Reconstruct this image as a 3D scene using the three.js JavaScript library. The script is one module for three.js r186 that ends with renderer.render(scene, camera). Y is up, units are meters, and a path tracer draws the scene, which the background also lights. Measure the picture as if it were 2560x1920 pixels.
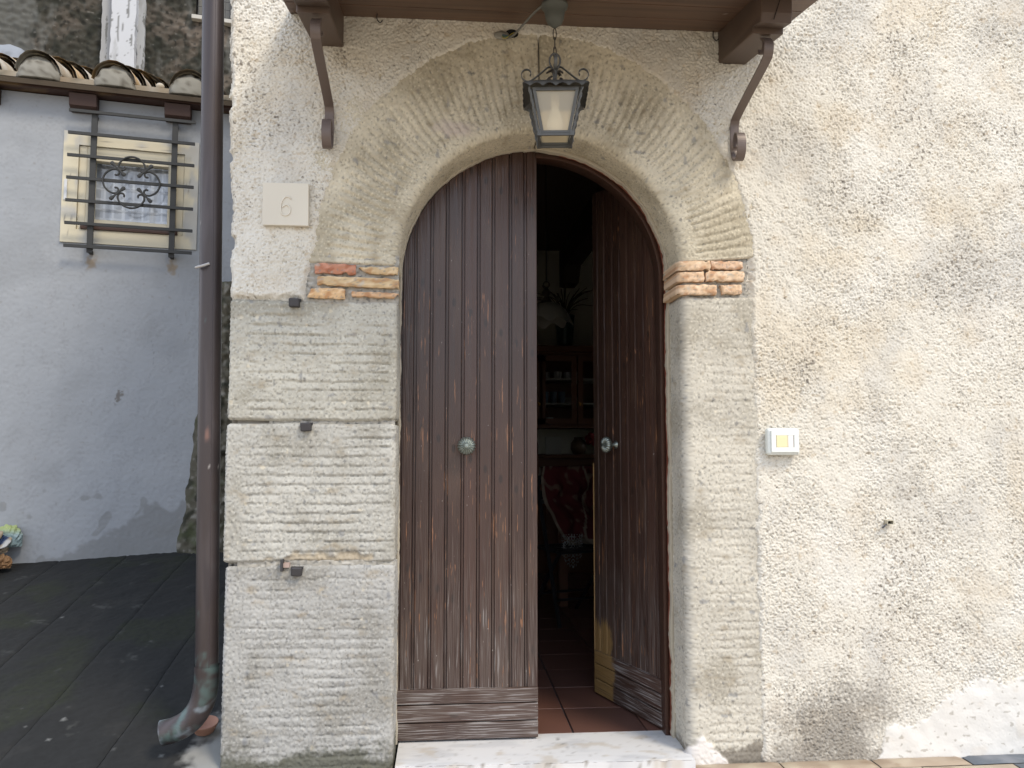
import * as THREE from 'three';
import { mergeGeometries } from 'three/addons/utils/BufferGeometryUtils.js';
import { RoundedBoxGeometry } from 'three/addons/geometries/RoundedBoxGeometry.js';

// ------------------------------------------------------------------ camera, sky, sun, exposure
const scene = new THREE.Scene();
const camera = new THREE.PerspectiveCamera(51.28, 4 / 3, 0.05, 300);
camera.position.set(-0.33, 1.15, 3.0);
{
  const yaw = THREE.MathUtils.degToRad(4.7), pit = THREE.MathUtils.degToRad(4.3);
  camera.lookAt(-0.33 + Math.sin(yaw) * Math.cos(pit) * 10, 1.15 + Math.sin(pit) * 10, 3.0 - Math.cos(yaw) * Math.cos(pit) * 10);
}
const renderer = new THREE.WebGLRenderer({ antialias: true });
renderer.toneMapping = THREE.LinearToneMapping;
renderer.toneMappingExposure = 1.82;
renderer.shadowMap.enabled = true;
{
  // bright hazy sky: pale at the horizon, bluer overhead
  const w = 64, h = 64, d = new Float32Array(w * h * 4);
  for (let j = 0; j < h; j++) for (let i = 0; i < w; i++) {
    const el = ((j + 0.5) / h - 0.5) * Math.PI, s = Math.max(0, Math.sin(el)), k = Math.pow(s, 0.55), o = (j * w + i) * 4;
    const up = el > 0 ? 1 : 0.35;
    d[o] = (0.99 - 0.36 * k) * up; d[o + 1] = (1.0 - 0.24 * k) * up; d[o + 2] = (1.02 - 0.02 * k) * up; d[o + 3] = 1;
  }
  const t = new THREE.DataTexture(d, w, h, THREE.RGBAFormat, THREE.FloatType);
  t.mapping = THREE.EquirectangularReflectionMapping; t.magFilter = t.minFilter = THREE.LinearFilter; t.needsUpdate = true;
  scene.background = t; scene.environment = t;
}
const sun = new THREE.DirectionalLight(new THREE.Color().setRGB(1, 0.88, 0.70), 1.5);
sun.position.set(6.2, 12.5, 7.6); sun.target.position.set(0, 1, 0);
sun.castShadow = true; sun.shadow.radius = 30; sun.shadow.mapSize.set(2048, 2048);
Object.assign(sun.shadow.camera, { left: -6, right: 6, top: 6, bottom: -6, near: 1, far: 40 });
scene.add(sun, sun.target);

// ------------------------------------------------------------------ helpers
function rng(seed) { let a = seed >>> 0; return () => { a = (a + 0x6D2B79F5) | 0; let t = Math.imul(a ^ (a >>> 15), 1 | a); t = (t + Math.imul(t ^ (t >>> 7), 61 | t)) ^ t; return ((t ^ (t >>> 14)) >>> 0) / 4294967296; }; }
const PERM = new Uint8Array(512);
{ const r = rng(11), p = [...Array(256).keys()]; for (let i = 255; i > 0; i--) { const j = Math.floor(r() * (i + 1)); [p[i], p[j]] = [p[j], p[i]]; } for (let i = 0; i < 512; i++) PERM[i] = p[i & 255]; }
const GX = [1, -1, 1, -1, 1.41, -1.41, 0, 0], GY = [1, 1, -1, -1, 0, 0, 1.41, -1.41];
function pn(x, y) {
  const xf = Math.floor(x), yf = Math.floor(y), X = xf & 255, Y = yf & 255; x -= xf; y -= yf;
  const u = x * x * x * (x * (x * 6 - 15) + 10), v = y * y * y * (y * (y * 6 - 15) + 10);
  const a = PERM[X] + Y, b = PERM[X + 1] + Y, g = (h, p, q) => GX[h & 7] * p + GY[h & 7] * q;
  const n0 = g(PERM[a], x, y), n1 = g(PERM[b], x - 1, y), n2 = g(PERM[a + 1], x, y - 1), n3 = g(PERM[b + 1], x - 1, y - 1);
  const m0 = n0 + (n1 - n0) * u, m1 = n2 + (n3 - n2) * u; return (m0 + (m1 - m0) * v);
}
const fbm = (x, y, o = 4) => { let s = 0, a = 0.5, f = 1; for (let i = 0; i < o; i++) { s += a * pn(x * f + i * 17.3, y * f - i * 9.1); f *= 2.03; a *= 0.5; } return s; };
const clamp = (x, a = 0, b = 1) => Math.min(b, Math.max(a, x));
const ss = (a, b, x) => { const t = clamp((x - a) / (b - a)); return t * t * (3 - 2 * t); };
const lerp = (a, b, t) => a + (b - a) * t;
const mixc = (c, d, t) => { c[0] += (d[0] - c[0]) * t; c[1] += (d[1] - c[1]) * t; c[2] += (d[2] - c[2]) * t; return c; };
const polyY = (pts, x) => { if (x <= pts[0][0]) return pts[0][1]; for (let i = 1; i < pts.length; i++) if (x <= pts[i][0]) return lerp(pts[i - 1][1], pts[i][1], (x - pts[i - 1][0]) / (pts[i][0] - pts[i - 1][0])); return pts[pts.length - 1][1]; };
const lin = (r, g, b) => new THREE.Color().setRGB(r, g, b);
const M = (c, roughness = 0.8, o = {}) => new THREE.MeshStandardMaterial({ color: lin(...c), roughness, ...o });
const VC = (roughness = 0.9, o = {}) => new THREE.MeshStandardMaterial({ vertexColors: true, roughness, ...o });

// a sheet of nu x nv cells; f(i, j, o) fills o.x o.y o.z o.c[3] and o.keep
function sheet(nu, nv, f) {
  const n = (nu + 1) * (nv + 1), pos = new Float32Array(n * 3), col = new Float32Array(n * 3), keep = new Uint8Array(n), o = { x: 0, y: 0, z: 0, c: [1, 1, 1], keep: true };
  for (let j = 0, k = 0; j <= nv; j++) for (let i = 0; i <= nu; i++, k++) {
    o.keep = true; f(i, j, o);
    pos[k * 3] = o.x; pos[k * 3 + 1] = o.y; pos[k * 3 + 2] = o.z; col[k * 3] = o.c[0]; col[k * 3 + 1] = o.c[1]; col[k * 3 + 2] = o.c[2]; keep[k] = o.keep ? 1 : 0;
  }
  const map = new Int32Array(n).fill(-1); let used = 0; const idx = [];
  const id = (k) => (map[k] < 0 ? (map[k] = used++) : map[k]);
  for (let j = 0; j < nv; j++) for (let i = 0; i < nu; i++) {
    const a = j * (nu + 1) + i, b = a + 1, c = a + nu + 1, d = c + 1;
    if (!(keep[a] && keep[b] && keep[c] && keep[d])) continue;
    const A = id(a), B = id(b), C = id(c), D = id(d);
    if ((i + j) & 1) idx.push(A, B, D, A, D, C); else idx.push(A, B, C, B, D, C);
  }
  const p2 = new Float32Array(used * 3), c2 = new Float32Array(used * 3);
  for (let k = 0; k < n; k++) { const m = map[k]; if (m >= 0) for (let q = 0; q < 3; q++) { p2[m * 3 + q] = pos[k * 3 + q]; c2[m * 3 + q] = col[k * 3 + q]; } }
  const g = new THREE.BufferGeometry();
  g.setAttribute('position', new THREE.BufferAttribute(p2, 3)); g.setAttribute('color', new THREE.BufferAttribute(c2, 3));
  g.setIndex(new THREE.BufferAttribute(new Uint32Array(idx), 1)); g.computeVertexNormals(); return g;
}
function paint(g, f) { // vertex colours from position
  const p = g.attributes.position, c = new Float32Array(p.count * 3);
  for (let i = 0; i < p.count; i++) { const q = f(p.getX(i), p.getY(i), p.getZ(i)); c[i * 3] = q[0]; c[i * 3 + 1] = q[1]; c[i * 3 + 2] = q[2]; }
  g.setAttribute('color', new THREE.BufferAttribute(c, 3)); return g;
}
function warp(g, f) { const p = g.attributes.position, v = new THREE.Vector3(); for (let i = 0; i < p.count; i++) { v.fromBufferAttribute(p, i); f(v); p.setXYZ(i, v.x, v.y, v.z); } g.computeVertexNormals(); return g; }
const names = {};
function numbered(n) { if (!(n in names)) { names[n] = 0; return n; } names[n]++; return n + '_' + String(names[n]).padStart(3, '0'); }
const sh = (o) => { o.castShadow = true; o.receiveShadow = true; return o; };
function thing(name, label, category, group, pos = [0, 0, 0]) {
  const g = new THREE.Group(); g.name = numbered(name); g.position.set(...pos); g.userData = { label, category }; if (group) g.userData.group = group; scene.add(g); return g;
}
function solo(name, label, category, geo, mat, group) {
  const m = sh(new THREE.Mesh(geo, mat)); m.name = numbered(name); m.userData = { label, category }; if (group) m.userData.group = group; scene.add(m); return m;
}
function struct(name, geo, mat) { const m = geo ? sh(new THREE.Mesh(geo, mat)) : new THREE.Group(); m.name = numbered(name); m.userData = { kind: 'structure' }; scene.add(m); return m; }
function part(parent, name, geo, mat, label) { const m = geo ? sh(new THREE.Mesh(geo, mat)) : new THREE.Group(); m.name = name; if (label) m.userData.label = label; parent.add(m); return m; }
const box = (x0, x1, y0, y1, z0, z1) => new THREE.BoxGeometry(x1 - x0, y1 - y0, z1 - z0).translate((x0 + x1) / 2, (y0 + y1) / 2, (z0 + z1) / 2);
const rbox = (x0, x1, y0, y1, z0, z1, r = 0.003, s = 2) => new RoundedBoxGeometry(x1 - x0, y1 - y0, z1 - z0, s, r).translate((x0 + x1) / 2, (y0 + y1) / 2, (z0 + z1) / 2);
const V = (x, y, z) => new THREE.Vector3(x, y, z);
const tube = (pts, r, seg = 24, rs = 8) => new THREE.TubeGeometry(new THREE.CatmullRomCurve3(pts.map((p) => V(...p))), seg, r, rs);
const rod = (a, b, r, rs = 8) => new THREE.TubeGeometry(new THREE.LineCurve3(V(...a), V(...b)), 1, r, rs);
function bar(a, b, w, d) { // square bar between two points
  const A = V(...a), B = V(...b), l = A.distanceTo(B), g = new THREE.BoxGeometry(w, l, d);
  const q = new THREE.Quaternion().setFromUnitVectors(V(0, 1, 0), B.clone().sub(A).normalize());
  return g.applyQuaternion(q).translate((A.x + B.x) / 2, (A.y + B.y) / 2, (A.z + B.z) / 2);
}
function ribbonShape(path, t) { // flat bar seen from its side
  const L = [], R = [], n = path.length;
  for (let i = 0; i < n; i++) {
    const a = path[Math.max(0, i - 1)], b = path[Math.min(n - 1, i + 1)]; let dx = b[0] - a[0], dy = b[1] - a[1]; const l = Math.hypot(dx, dy) || 1; dx /= l; dy /= l;
    L.push([path[i][0] - dy * t / 2, path[i][1] + dx * t / 2]); R.unshift([path[i][0] + dy * t / 2, path[i][1] - dx * t / 2]);
  }
  return new THREE.Shape(L.concat(R).map((p) => new THREE.Vector2(...p)));
}
const smooth2 = (pts, n = 60) => new THREE.SplineCurve(pts.map((p) => new THREE.Vector2(...p))).getPoints(n).map((p) => [p.x, p.y]);
const spiral = (cx, cy, r0, r1, a0, a1, n = 26) => Array.from({ length: n + 1 }, (_, i) => { const t = i / n, a = lerp(a0, a1, t), r = lerp(r0, r1, t); return [cx + r * Math.cos(a), cy + r * Math.sin(a)]; });
const lathe = (pts, s = 32) => new THREE.LatheGeometry(pts.map((p) => new THREE.Vector2(...p)), s);

// ------------------------------------------------------------------ ground
struct('ground', new THREE.PlaneGeometry(120, 120).rotateX(-Math.PI / 2).translate(0, -0.12, 0), M([0.45, 0.37, 0.265], 0.95));
// stair-ramp of the alley on the left: long slabs rising away from the street
{
  const ramp = struct('alley_ramp', null);
  const slope = 0.21, xs = [-4.9, -4.4, -3.9, -3.41, -3.03, -2.66, -2.292, -1.917, -1.556, -1.05];
  const my = (x, z) => -slope * z;
  for (let k = 0; k < xs.length - 1; k++) {
    const x0 = xs[k] + 0.0008, x1 = xs[k + 1] - 0.0008, z0 = -3.3, z1 = 0.55, nu = Math.ceil((x1 - x0) / 0.012), nv = Math.ceil((z1 - z0) / 0.012);
    const near = x1 > -3.4, NU = near ? nu : 12, NV = near ? nv : 60;
    const g = sheet(NU, NV, (i, j, o) => {
      const x = lerp(x0, x1, i / NU), z = lerp(z1, z0, j / NV), e = Math.min(x - x0, x1 - x);
      o.x = x + 0.012 * pn(z * 1.4, 3); o.z = z;
      o.y = my(x, z) + 0.004 * pn(x * 9, z * 9) + 0.0025 * pn(x * 40, z * 40) - 0.004 * (1 - ss(0, 0.006, e)) + 0.0006 * pn(k * 7.7, 1.3);
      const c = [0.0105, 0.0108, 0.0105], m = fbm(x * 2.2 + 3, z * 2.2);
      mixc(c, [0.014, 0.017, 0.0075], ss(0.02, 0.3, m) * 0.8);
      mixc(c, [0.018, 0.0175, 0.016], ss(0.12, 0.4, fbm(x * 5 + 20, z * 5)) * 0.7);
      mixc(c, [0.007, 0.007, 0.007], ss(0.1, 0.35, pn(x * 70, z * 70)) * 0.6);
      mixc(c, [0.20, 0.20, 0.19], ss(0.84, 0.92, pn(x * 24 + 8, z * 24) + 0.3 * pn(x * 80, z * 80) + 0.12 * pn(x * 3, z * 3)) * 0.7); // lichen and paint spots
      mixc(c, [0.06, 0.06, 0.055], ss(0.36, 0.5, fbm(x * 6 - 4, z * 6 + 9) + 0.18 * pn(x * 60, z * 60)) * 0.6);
      const cem = ss(0.0, 0.07, 0.17 - Math.hypot((x + 1.14) * 1.1, (z + 0.06) * 0.42) + 0.06 * pn(x * 14, z * 14) + 0.03 * pn(x * 40, z * 40)); // cement smeared at the foot of the pier
      mixc(c, [0.30, 0.30, 0.285], cem * 0.8);
      o.c = c;
    });
    part(ramp, 'slab', g, VC(1));
  }
  part(ramp, 'bed', new THREE.BoxGeometry(4.2, 0.2, 4.0).rotateX(Math.atan(slope)).translate(-2.95, 0.155 - 0.1, -1.35), M([0.015, 0.015, 0.014], 1));
}
// tan stoneware tiles in front of the house
{
  const pav = struct('pavement', null), r = rng(5), W = 0.357;
  part(pav, 'bed', box(-0.9, 3.6, -0.1, -0.042, -0.04, 2.2), M([0.12, 0.11, 0.1], 1));
  for (let row = 0; row < 6; row++) for (let k = -2; k < 9; k++) {
    const x0 = (row % 2 ? 0.0 : 0.204) + k * W - 0.002 + 0.0, z0 = row === 0 ? 0.004 : 0.085 + (row - 1) * W, z1 = row === 0 ? 0.081 : z0 + W - 0.004;
    if (x0 < -0.9 || x0 > 3.2) continue;
    const dark = row === 0 && x0 > 1.6 || row === 1 && x0 > 1.75, s = r() * 50, t = r();
    const g = sheet(16, row === 0 ? 6 : 16, (i, j, o) => {
      const nv = row === 0 ? 6 : 16, x = x0 + 0.003 + (W - 0.006) * i / 16, z = lerp(z1, z0, j / nv), e = Math.min(i, 16 - i, j, nv - j);
      o.x = x; o.z = z; o.y = -0.03 - (e === 0 ? 0.007 : 0) + 0.0012 * pn(x * 20, z * 20) + 0.002 * pn(s, t * 9);
      const m = fbm(x * 9 + s, z * 9 + s), c = dark ? [0.10, 0.115, 0.135] : [0.35, 0.275, 0.20];
      mixc(c, dark ? [0.17, 0.18, 0.2] : [0.44, 0.37, 0.27], ss(-0.1, 0.3, m)); mixc(c, dark ? [0.07, 0.08, 0.09] : [0.24, 0.17, 0.11], ss(0.05, 0.4, fbm(x * 14 - s, z * 14)) * 0.7); o.c = c;
    });
    part(pav, 'tile', g, VC(0.5));
  }
}

// ------------------------------------------------------------------ the house with the arched door
const house = thing('stone_house', 'cream roughcast house with grey stone arch and brown double door standing ajar', 'house');
const AC = [0.03, 1.815], AR = 0.545;                    // centre and radius of the arch opening
const xL = -0.515, xR = 0.575;
{
  // masonry behind the render, the door opening through it wider on the room side
  const core = (m, z0, z1) => {
    const s = new THREE.Shape([[-1.1, -0.12], [xL - m, -0.12], [xL - m, AC[1]]].map((p) => new THREE.Vector2(...p)));
    s.absarc(AC[0], AC[1], AR + m, Math.PI, 0, true);
    for (const p of [[xR + m, -0.12], [4.2, -0.12], [4.2, 4.6], [-1.1, 4.6]]) s.lineTo(...p);
    return new THREE.ExtrudeGeometry(s, { depth: z1 - z0, bevelEnabled: false, curveSegments: 40 }).translate(0, 0, z0);
  };
  part(house, 'wall_core', core(0.02, -0.28, -0.04), M([0.5, 0.46, 0.4], 0.95)); part(house, 'wall_core', core(0.14, -0.44, -0.281), M([0.5, 0.46, 0.4], 0.95));
}
const stExcl = (x, y) => {
  const n = 0.010 * pn(x * 14, y * 14) + 0.006 * pn(x * 45, y * 45);
  const a = Math.max(x + 0.5, y - 1.688), b = Math.max(-(x + 0.862 - (y - 1.69) * 0.22), x, y - 1.9);
  const e = (Math.hypot((x - 0.02) / 0.832, (y - 1.83) / 0.905) - 1) * 0.86, c = Math.max(x - 0.846, -0.5 - x, y - 1.9);
  return Math.min(a, b, e, c) + n;
};
const cemPts = [[1.28, -0.05], [1.315, 0.0], [1.33, 0.045], [1.36, 0.085], [1.45, 0.08], [1.50, 0.10], [1.54, 0.15], [1.62, 0.215], [1.75, 0.235], [1.9, 0.27], [2.2, 0.36]];
const GRIME = [[1.72, 2.25, 0.25, 0.25], [1.86, 1.75, 0.2, 0.3], [1.45, 2.55, 0.3, 0.15], [1.5, 0.35, 0.35, 0.2], [-1.05, 2.6, 0.12, 0.25], [-0.72, 2.72, 0.12, 0.12], [-0.95, 2.3, 0.15, 0.12], [0.3, 2.78, 0.6, 0.06]]; // centres and widths of grimy patches
function stuccoColour(x, y, cem, edge) {
  const c = [0.635, 0.60, 0.525], lo = fbm(x * 1.1 + 4, y * 1.1 + 2, 3), mid = fbm(x * 6, y * 6 + 30, 3);
  mixc(c, [0.575, 0.485, 0.345], ss(0.0, 0.4, lo + mid * 0.6) * 0.42);
  mixc(c, [0.66, 0.635, 0.575], ss(0.0, 0.35, fbm(x * 2.4 - 9, y * 2.4 + 7, 3) + 0.04) * 0.8);
  mixc(c, [0.43, 0.415, 0.385], ss(0.0, 0.4, fbm(x * 3.1 + 70, y * 1.9, 4)) * 0.5);    // grey weathering
  mixc(c, [0.53, 0.475, 0.40], ss(0.05, 0.35, mid) * 0.25);
  let cl = 1.15 * fbm(x * 3.1 + 50, y * 3.1, 3) + 0.3 * fbm(x * 14, y * 14 + 8, 2);     // where grime has settled
  for (const b of GRIME) cl += 0.25 * Math.exp(-(((x - b[0]) / b[2]) ** 2) - ((y - b[1]) / b[3]) ** 2);
  const sp = pn(x * 115 + y * 45, y * 120 - x * 35) + 0.55 * pn(x * 200, y * 200 + 3), sp2 = pn(x * 66 + 9 + y * 20, y * 70) + 0.45 * pn(x * 165 + 5, y * 165);
  mixc(c, [0.30, 0.26, 0.21], ss(0.36 - 0.6 * cl, 0.85 - 0.6 * cl, sp) * 0.7);
  mixc(c, [0.14, 0.12, 0.098], ss(0.66 - 0.6 * cl, 0.84 - 0.6 * cl, sp2) * 0.8);
  mixc(c, [0.72, 0.70, 0.64], ss(0.2, 0.8, -sp) * 0.4);
  mixc(c, [0.40, 0.30, 0.18], ss(0.5, 0.75, pn(x * 31, y * 31 + 77) + 0.35 * pn(x * 110, y * 110)) * 0.4);
  // damp stain with moss and soot low on the wall
  const st = 1.1 - Math.hypot((x - 1.17) / 0.33, (y - 0.09) / 0.21) + 0.7 * fbm(x * 7 + 3.4, y * 7, 4) + 0.45 * pn(x * 80, y * 80) + 0.25 * pn(x * 160, y * 160);
  mixc(c, [0.19, 0.17, 0.145], ss(0.0, 0.95, st) * 0.75);
  const foot = 0.05 - y + 0.09 * fbm(x * 12, y * 12 + 5, 4) + 0.02 * pn(x * 100, y * 100);
  mixc(c, [0.24, 0.215, 0.18], ss(0.0, 0.07, foot) * 0.7 * (x < 1.35 ? 1 : 0.3));
  if (cem > 0) { const q = [0.68, 0.66, 0.62]; mixc(q, [0.66, 0.62, 0.56], ss(0.1, 0.4, fbm(x * 8, y * 8))); mixc(q, [0.3, 0.27, 0.22], ss(0.5, 0.62, pn(x * 34 + 9, y * 60) + 0.2 * pn(x * 120, y * 120)) * 0.6); mixc(c, q, cem); }
  return c;
}
{
  const x0 = -1.22, x1 = 2.12, y0 = -0.06, y1 = 3.02, st = 0.0034, nu = Math.round((x1 - x0) / st), nv = Math.round((y1 - y0) / st);
  const g = sheet(nu, nv, (i, j, o) => {
    const x = x0 + i * st, y = y0 + j * st; o.x = x; o.y = y;
    const xe = -1.135 - 0.03 * ss(1.7, 2.9, y) + 0.016 * fbm(y * 9, 3.3, 4) + 0.01 * ss(0.1, 0.4, pn(y * 15, 8)), de = x - xe;
    if (de < 0 || (x < 0.846 && x > -1.1 && y < 1.6)) { o.keep = false; o.z = 0; return; }
    const d = stExcl(x, y); if (d < -0.012) { o.keep = false; o.z = 0; return; }
    const cp = y - polyY(cemPts, x), inC = x > 1.22 ? ss(0.012, -0.014, cp + 0.016 * pn(x * 30, y * 30) + 0.03 * pn(x * 9, y * 9) + 0.018 * pn(x * 75, y * 75) + 0.010 * pn(x * 150, y * 150)) : 0;
    const a = pn(x * 52, y * 52) * 0.18 + pn(x * 128 + 7, y * 128) * 0.5 + pn(x * 185, y * 185) * 0.55, vary = 0.62 + 0.55 * ss(-0.25, 0.25, fbm(x * 3.7 + 11, y * 3.7, 3));
    const q = pn(x * 84 + 31, y * 84 + 5) + 0.5 * pn(x * 160, y * 160 + 9);
    let h = 0.0060 * a - 0.0065 * ss(0.38, 0.8, q) + 0.0016 * ss(-0.35, -0.8, q);
    h *= vary * (1 - 0.9 * inC);
    h += 0.0014 * pn((x + y) * 16, (x - y) * 7) + 0.0016 * pn(x * 24 + 2, y * 24);      // sweeps of the trowel
    h += 0.007 * pn(x * 2.1, y * 2.1) + 0.0035 * pn(x * 8, y * 8) + 0.003 * inC;
    o.z = 0.006 + h - 0.022 * (1 - ss(-0.008, 0.022, d)) - 0.035 * Math.pow(1 - ss(0, 0.03, de), 2);
    o.c = stuccoColour(x, y, inC);
  });
  part(house, 'stucco_wall', g, VC(0.95));
  // the same render where the photograph does not look closely: right of it and above
  const far = (X0, X1, Y0, Y1) => sheet(Math.round((X1 - X0) / 0.03), Math.round((Y1 - Y0) / 0.03), (i, j, o) => { o.x = X0 + i * (X1 - X0) / Math.round((X1 - X0) / 0.03); o.y = Y0 + j * (Y1 - Y0) / Math.round((Y1 - Y0) / 0.03); o.z = 0.008 + 0.007 * pn(o.x * 2.1, o.y * 2.1) + 0.004 * pn(o.x * 30, o.y * 30); o.c = stuccoColour(o.x, o.y, 0); });
  part(house, 'stucco_wall', far(2.1, 4.2, -0.06, 4.6), VC(0.95)); part(house, 'stucco_wall', far(-1.15, 2.11, 3.0, 4.6), VC(0.95));
  // flank of the house towards the alley
  part(house, 'side_wall', box(-1.125, -1.09, -0.1, 4.6, -5.2, -0.06), M([0.30, 0.27, 0.22], 0.95));
}
// dressed stones: a profile (x, z, nx, nz, s) swept in y, tooled by h
function stoneColour(u, v, base, s) {
  const c = base.slice(), lo = fbm(u * 4 + s, v * 4 - s, 4);
  mixc(c, [base[0] * 0.74, base[1] * 0.72, base[2] * 0.68], ss(0.0, 0.3, lo) * 0.8);
  mixc(c, [base[0] * 1.22, base[1] * 1.22, base[2] * 1.22], ss(0.0, 0.3, -lo) * 0.6);
  const g1 = 0.75 * pn(u * 110 + s, v * 110) + 0.6 * pn(u * 205 - s, v * 205), g2 = pn(u * 55 - s, v * 55 + s);
  mixc(c, [base[0] * 1.4, base[1] * 1.4, base[2] * 1.36], ss(0.2, 0.65, g1) * 0.65);
  mixc(c, [base[0] * 0.45, base[1] * 0.44, base[2] * 0.42], ss(0.2, 0.65, -g1) * 0.75);
  mixc(c, [0.13, 0.13, 0.13], ss(0.60, 0.72, g2 + 0.2 * pn(u * 21, v * 21 + s)) * 0.65);                        // dark inclusions of the tuff
  mixc(c, [0.19, 0.195, 0.205], ss(0.62, 0.70, pn(u * 26 + 3 * s, v * 26) + 0.12 * g1) * 0.6);
  mixc(c, [0.60, 0.54, 0.42], ss(0.66, 0.74, pn(u * 34 - 2 * s, v * 38 + 40)) * 0.6);
  mixc(c, [0.27, 0.21, 0.13], ss(0.15, 0.55, fbm(u * 12 + s, v * 20, 3) + 0.2 * g1) * 0.5);        // brown grime in blotches
  return c;
}
function sweepProfile(segs, step) { // segs: list of ['l', x0,z0,x1,z1] and ['a', cx,cz,r,a0,a1]
  const out = []; let s = 0;
  for (const q of segs) {
    if (q[0] === 'l') { const dx = q[3] - q[1], dz = q[4] - q[2], L = Math.hypot(dx, dz), n = Math.max(1, Math.round(L / step)); for (let i = 0; i < n; i++) out.push([q[1] + dx * i / n, q[2] + dz * i / n, -dz / L, dx / L, s + L * i / n]); s += L; }
    else { const L = Math.abs(q[5] - q[4]) * q[3], n = 5; for (let i = 0; i < n; i++) { const a = lerp(q[4], q[5], i / n); out.push([q[1] + q[3] * Math.cos(a), q[2] + q[3] * Math.sin(a), Math.cos(a), Math.sin(a), s + L * i / n]); } s += L; }
  }
  return out;
}
function toolMarks(x, y, seed, sign, spacing = 0.0345, amp = 0.0125, slot = 0.35, cont = 0) {
  const wob = cont ? 0.35 : 0.8, p = y / spacing + wob * (0.30 * pn(x * 1.6 + seed, y * 4.5) + 0.10 * pn(x * 10, y * 9 + seed) + 0.07 * pn(x * 45, y * 30 + seed)), row = Math.floor(p), f = p - row;
  const on = (0.04 + 0.96 * Math.max(cont, ss(-0.30, 0.22, pn(x * 4.5 + row * 7.31 + seed, row * 3.7)))) * (0.8 + 0.4 * pn(x * 26, row * 2.2));
  const g = sign > 0 ? f : 1 - f, saw = Math.pow(1 - g, 0.7) * ss(0, 0.16, g);
  return amp * on * (saw - 0.5) - 0.0065 * on * slot * ss(0.30, 0.10, Math.abs(g - 0.06) < 0.5 ? Math.abs(g - 0.06) : 1 - g + 0.06) + amp * (cont ? 0.12 : 0.18) * pn(x * 42 + row, f * 2.5);
}
const rough = (u, v, s) => 0.0024 * pn(u * 85 + s, v * 85) + 0.0022 * pn(u * 170, v * 170 + s) + 0.003 * pn(u * 7 + s, v * 7) - 0.004 * ss(0.5, 0.75, pn(u * 48 + 5 * s, v * 48));
function pierBlock(prof, y0, y1, sMargin, seed, sign, base, amp, extra) {
  const st = 0.0045, nu = prof.length - 1, nv = Math.round((y1 - y0) / st);
  return sheet(nu, nv, (i, j, o) => {
    const P = prof[i], y = lerp(y0, y1, j / nv), s = P[4], ed = Math.min(y - y0, y1 - y) + 0.003 * pn(s * 20, y0 * 9);
    const mask = ss(sMargin[0], sMargin[0] + 0.02, s + 0.02 * pn(y * 11, seed)) * ss(sMargin[1], sMargin[1] - 0.02, s + 0.015 * pn(y * 13, seed + 4)) * ss(0.02, 0.04, ed);
    let h = toolMarks(s, y, seed, sign, 0.0345, amp) * mask + rough(s, y, seed) - 0.014 * Math.pow(1 - ss(-0.002, 0.013, ed), 2);
    const c = stoneColour(s, y, base, seed); if (extra) h += extra(s, y, c, P) || 0;
    o.x = P[0] + P[2] * h; o.z = P[1] + P[3] * h; o.y = y + 0.003 * pn(s * 5, y0 * 20) * (ed < 0.02 ? 1 : 0); o.c = c;
  });
}
const stoneM = VC(0.92);
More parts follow.
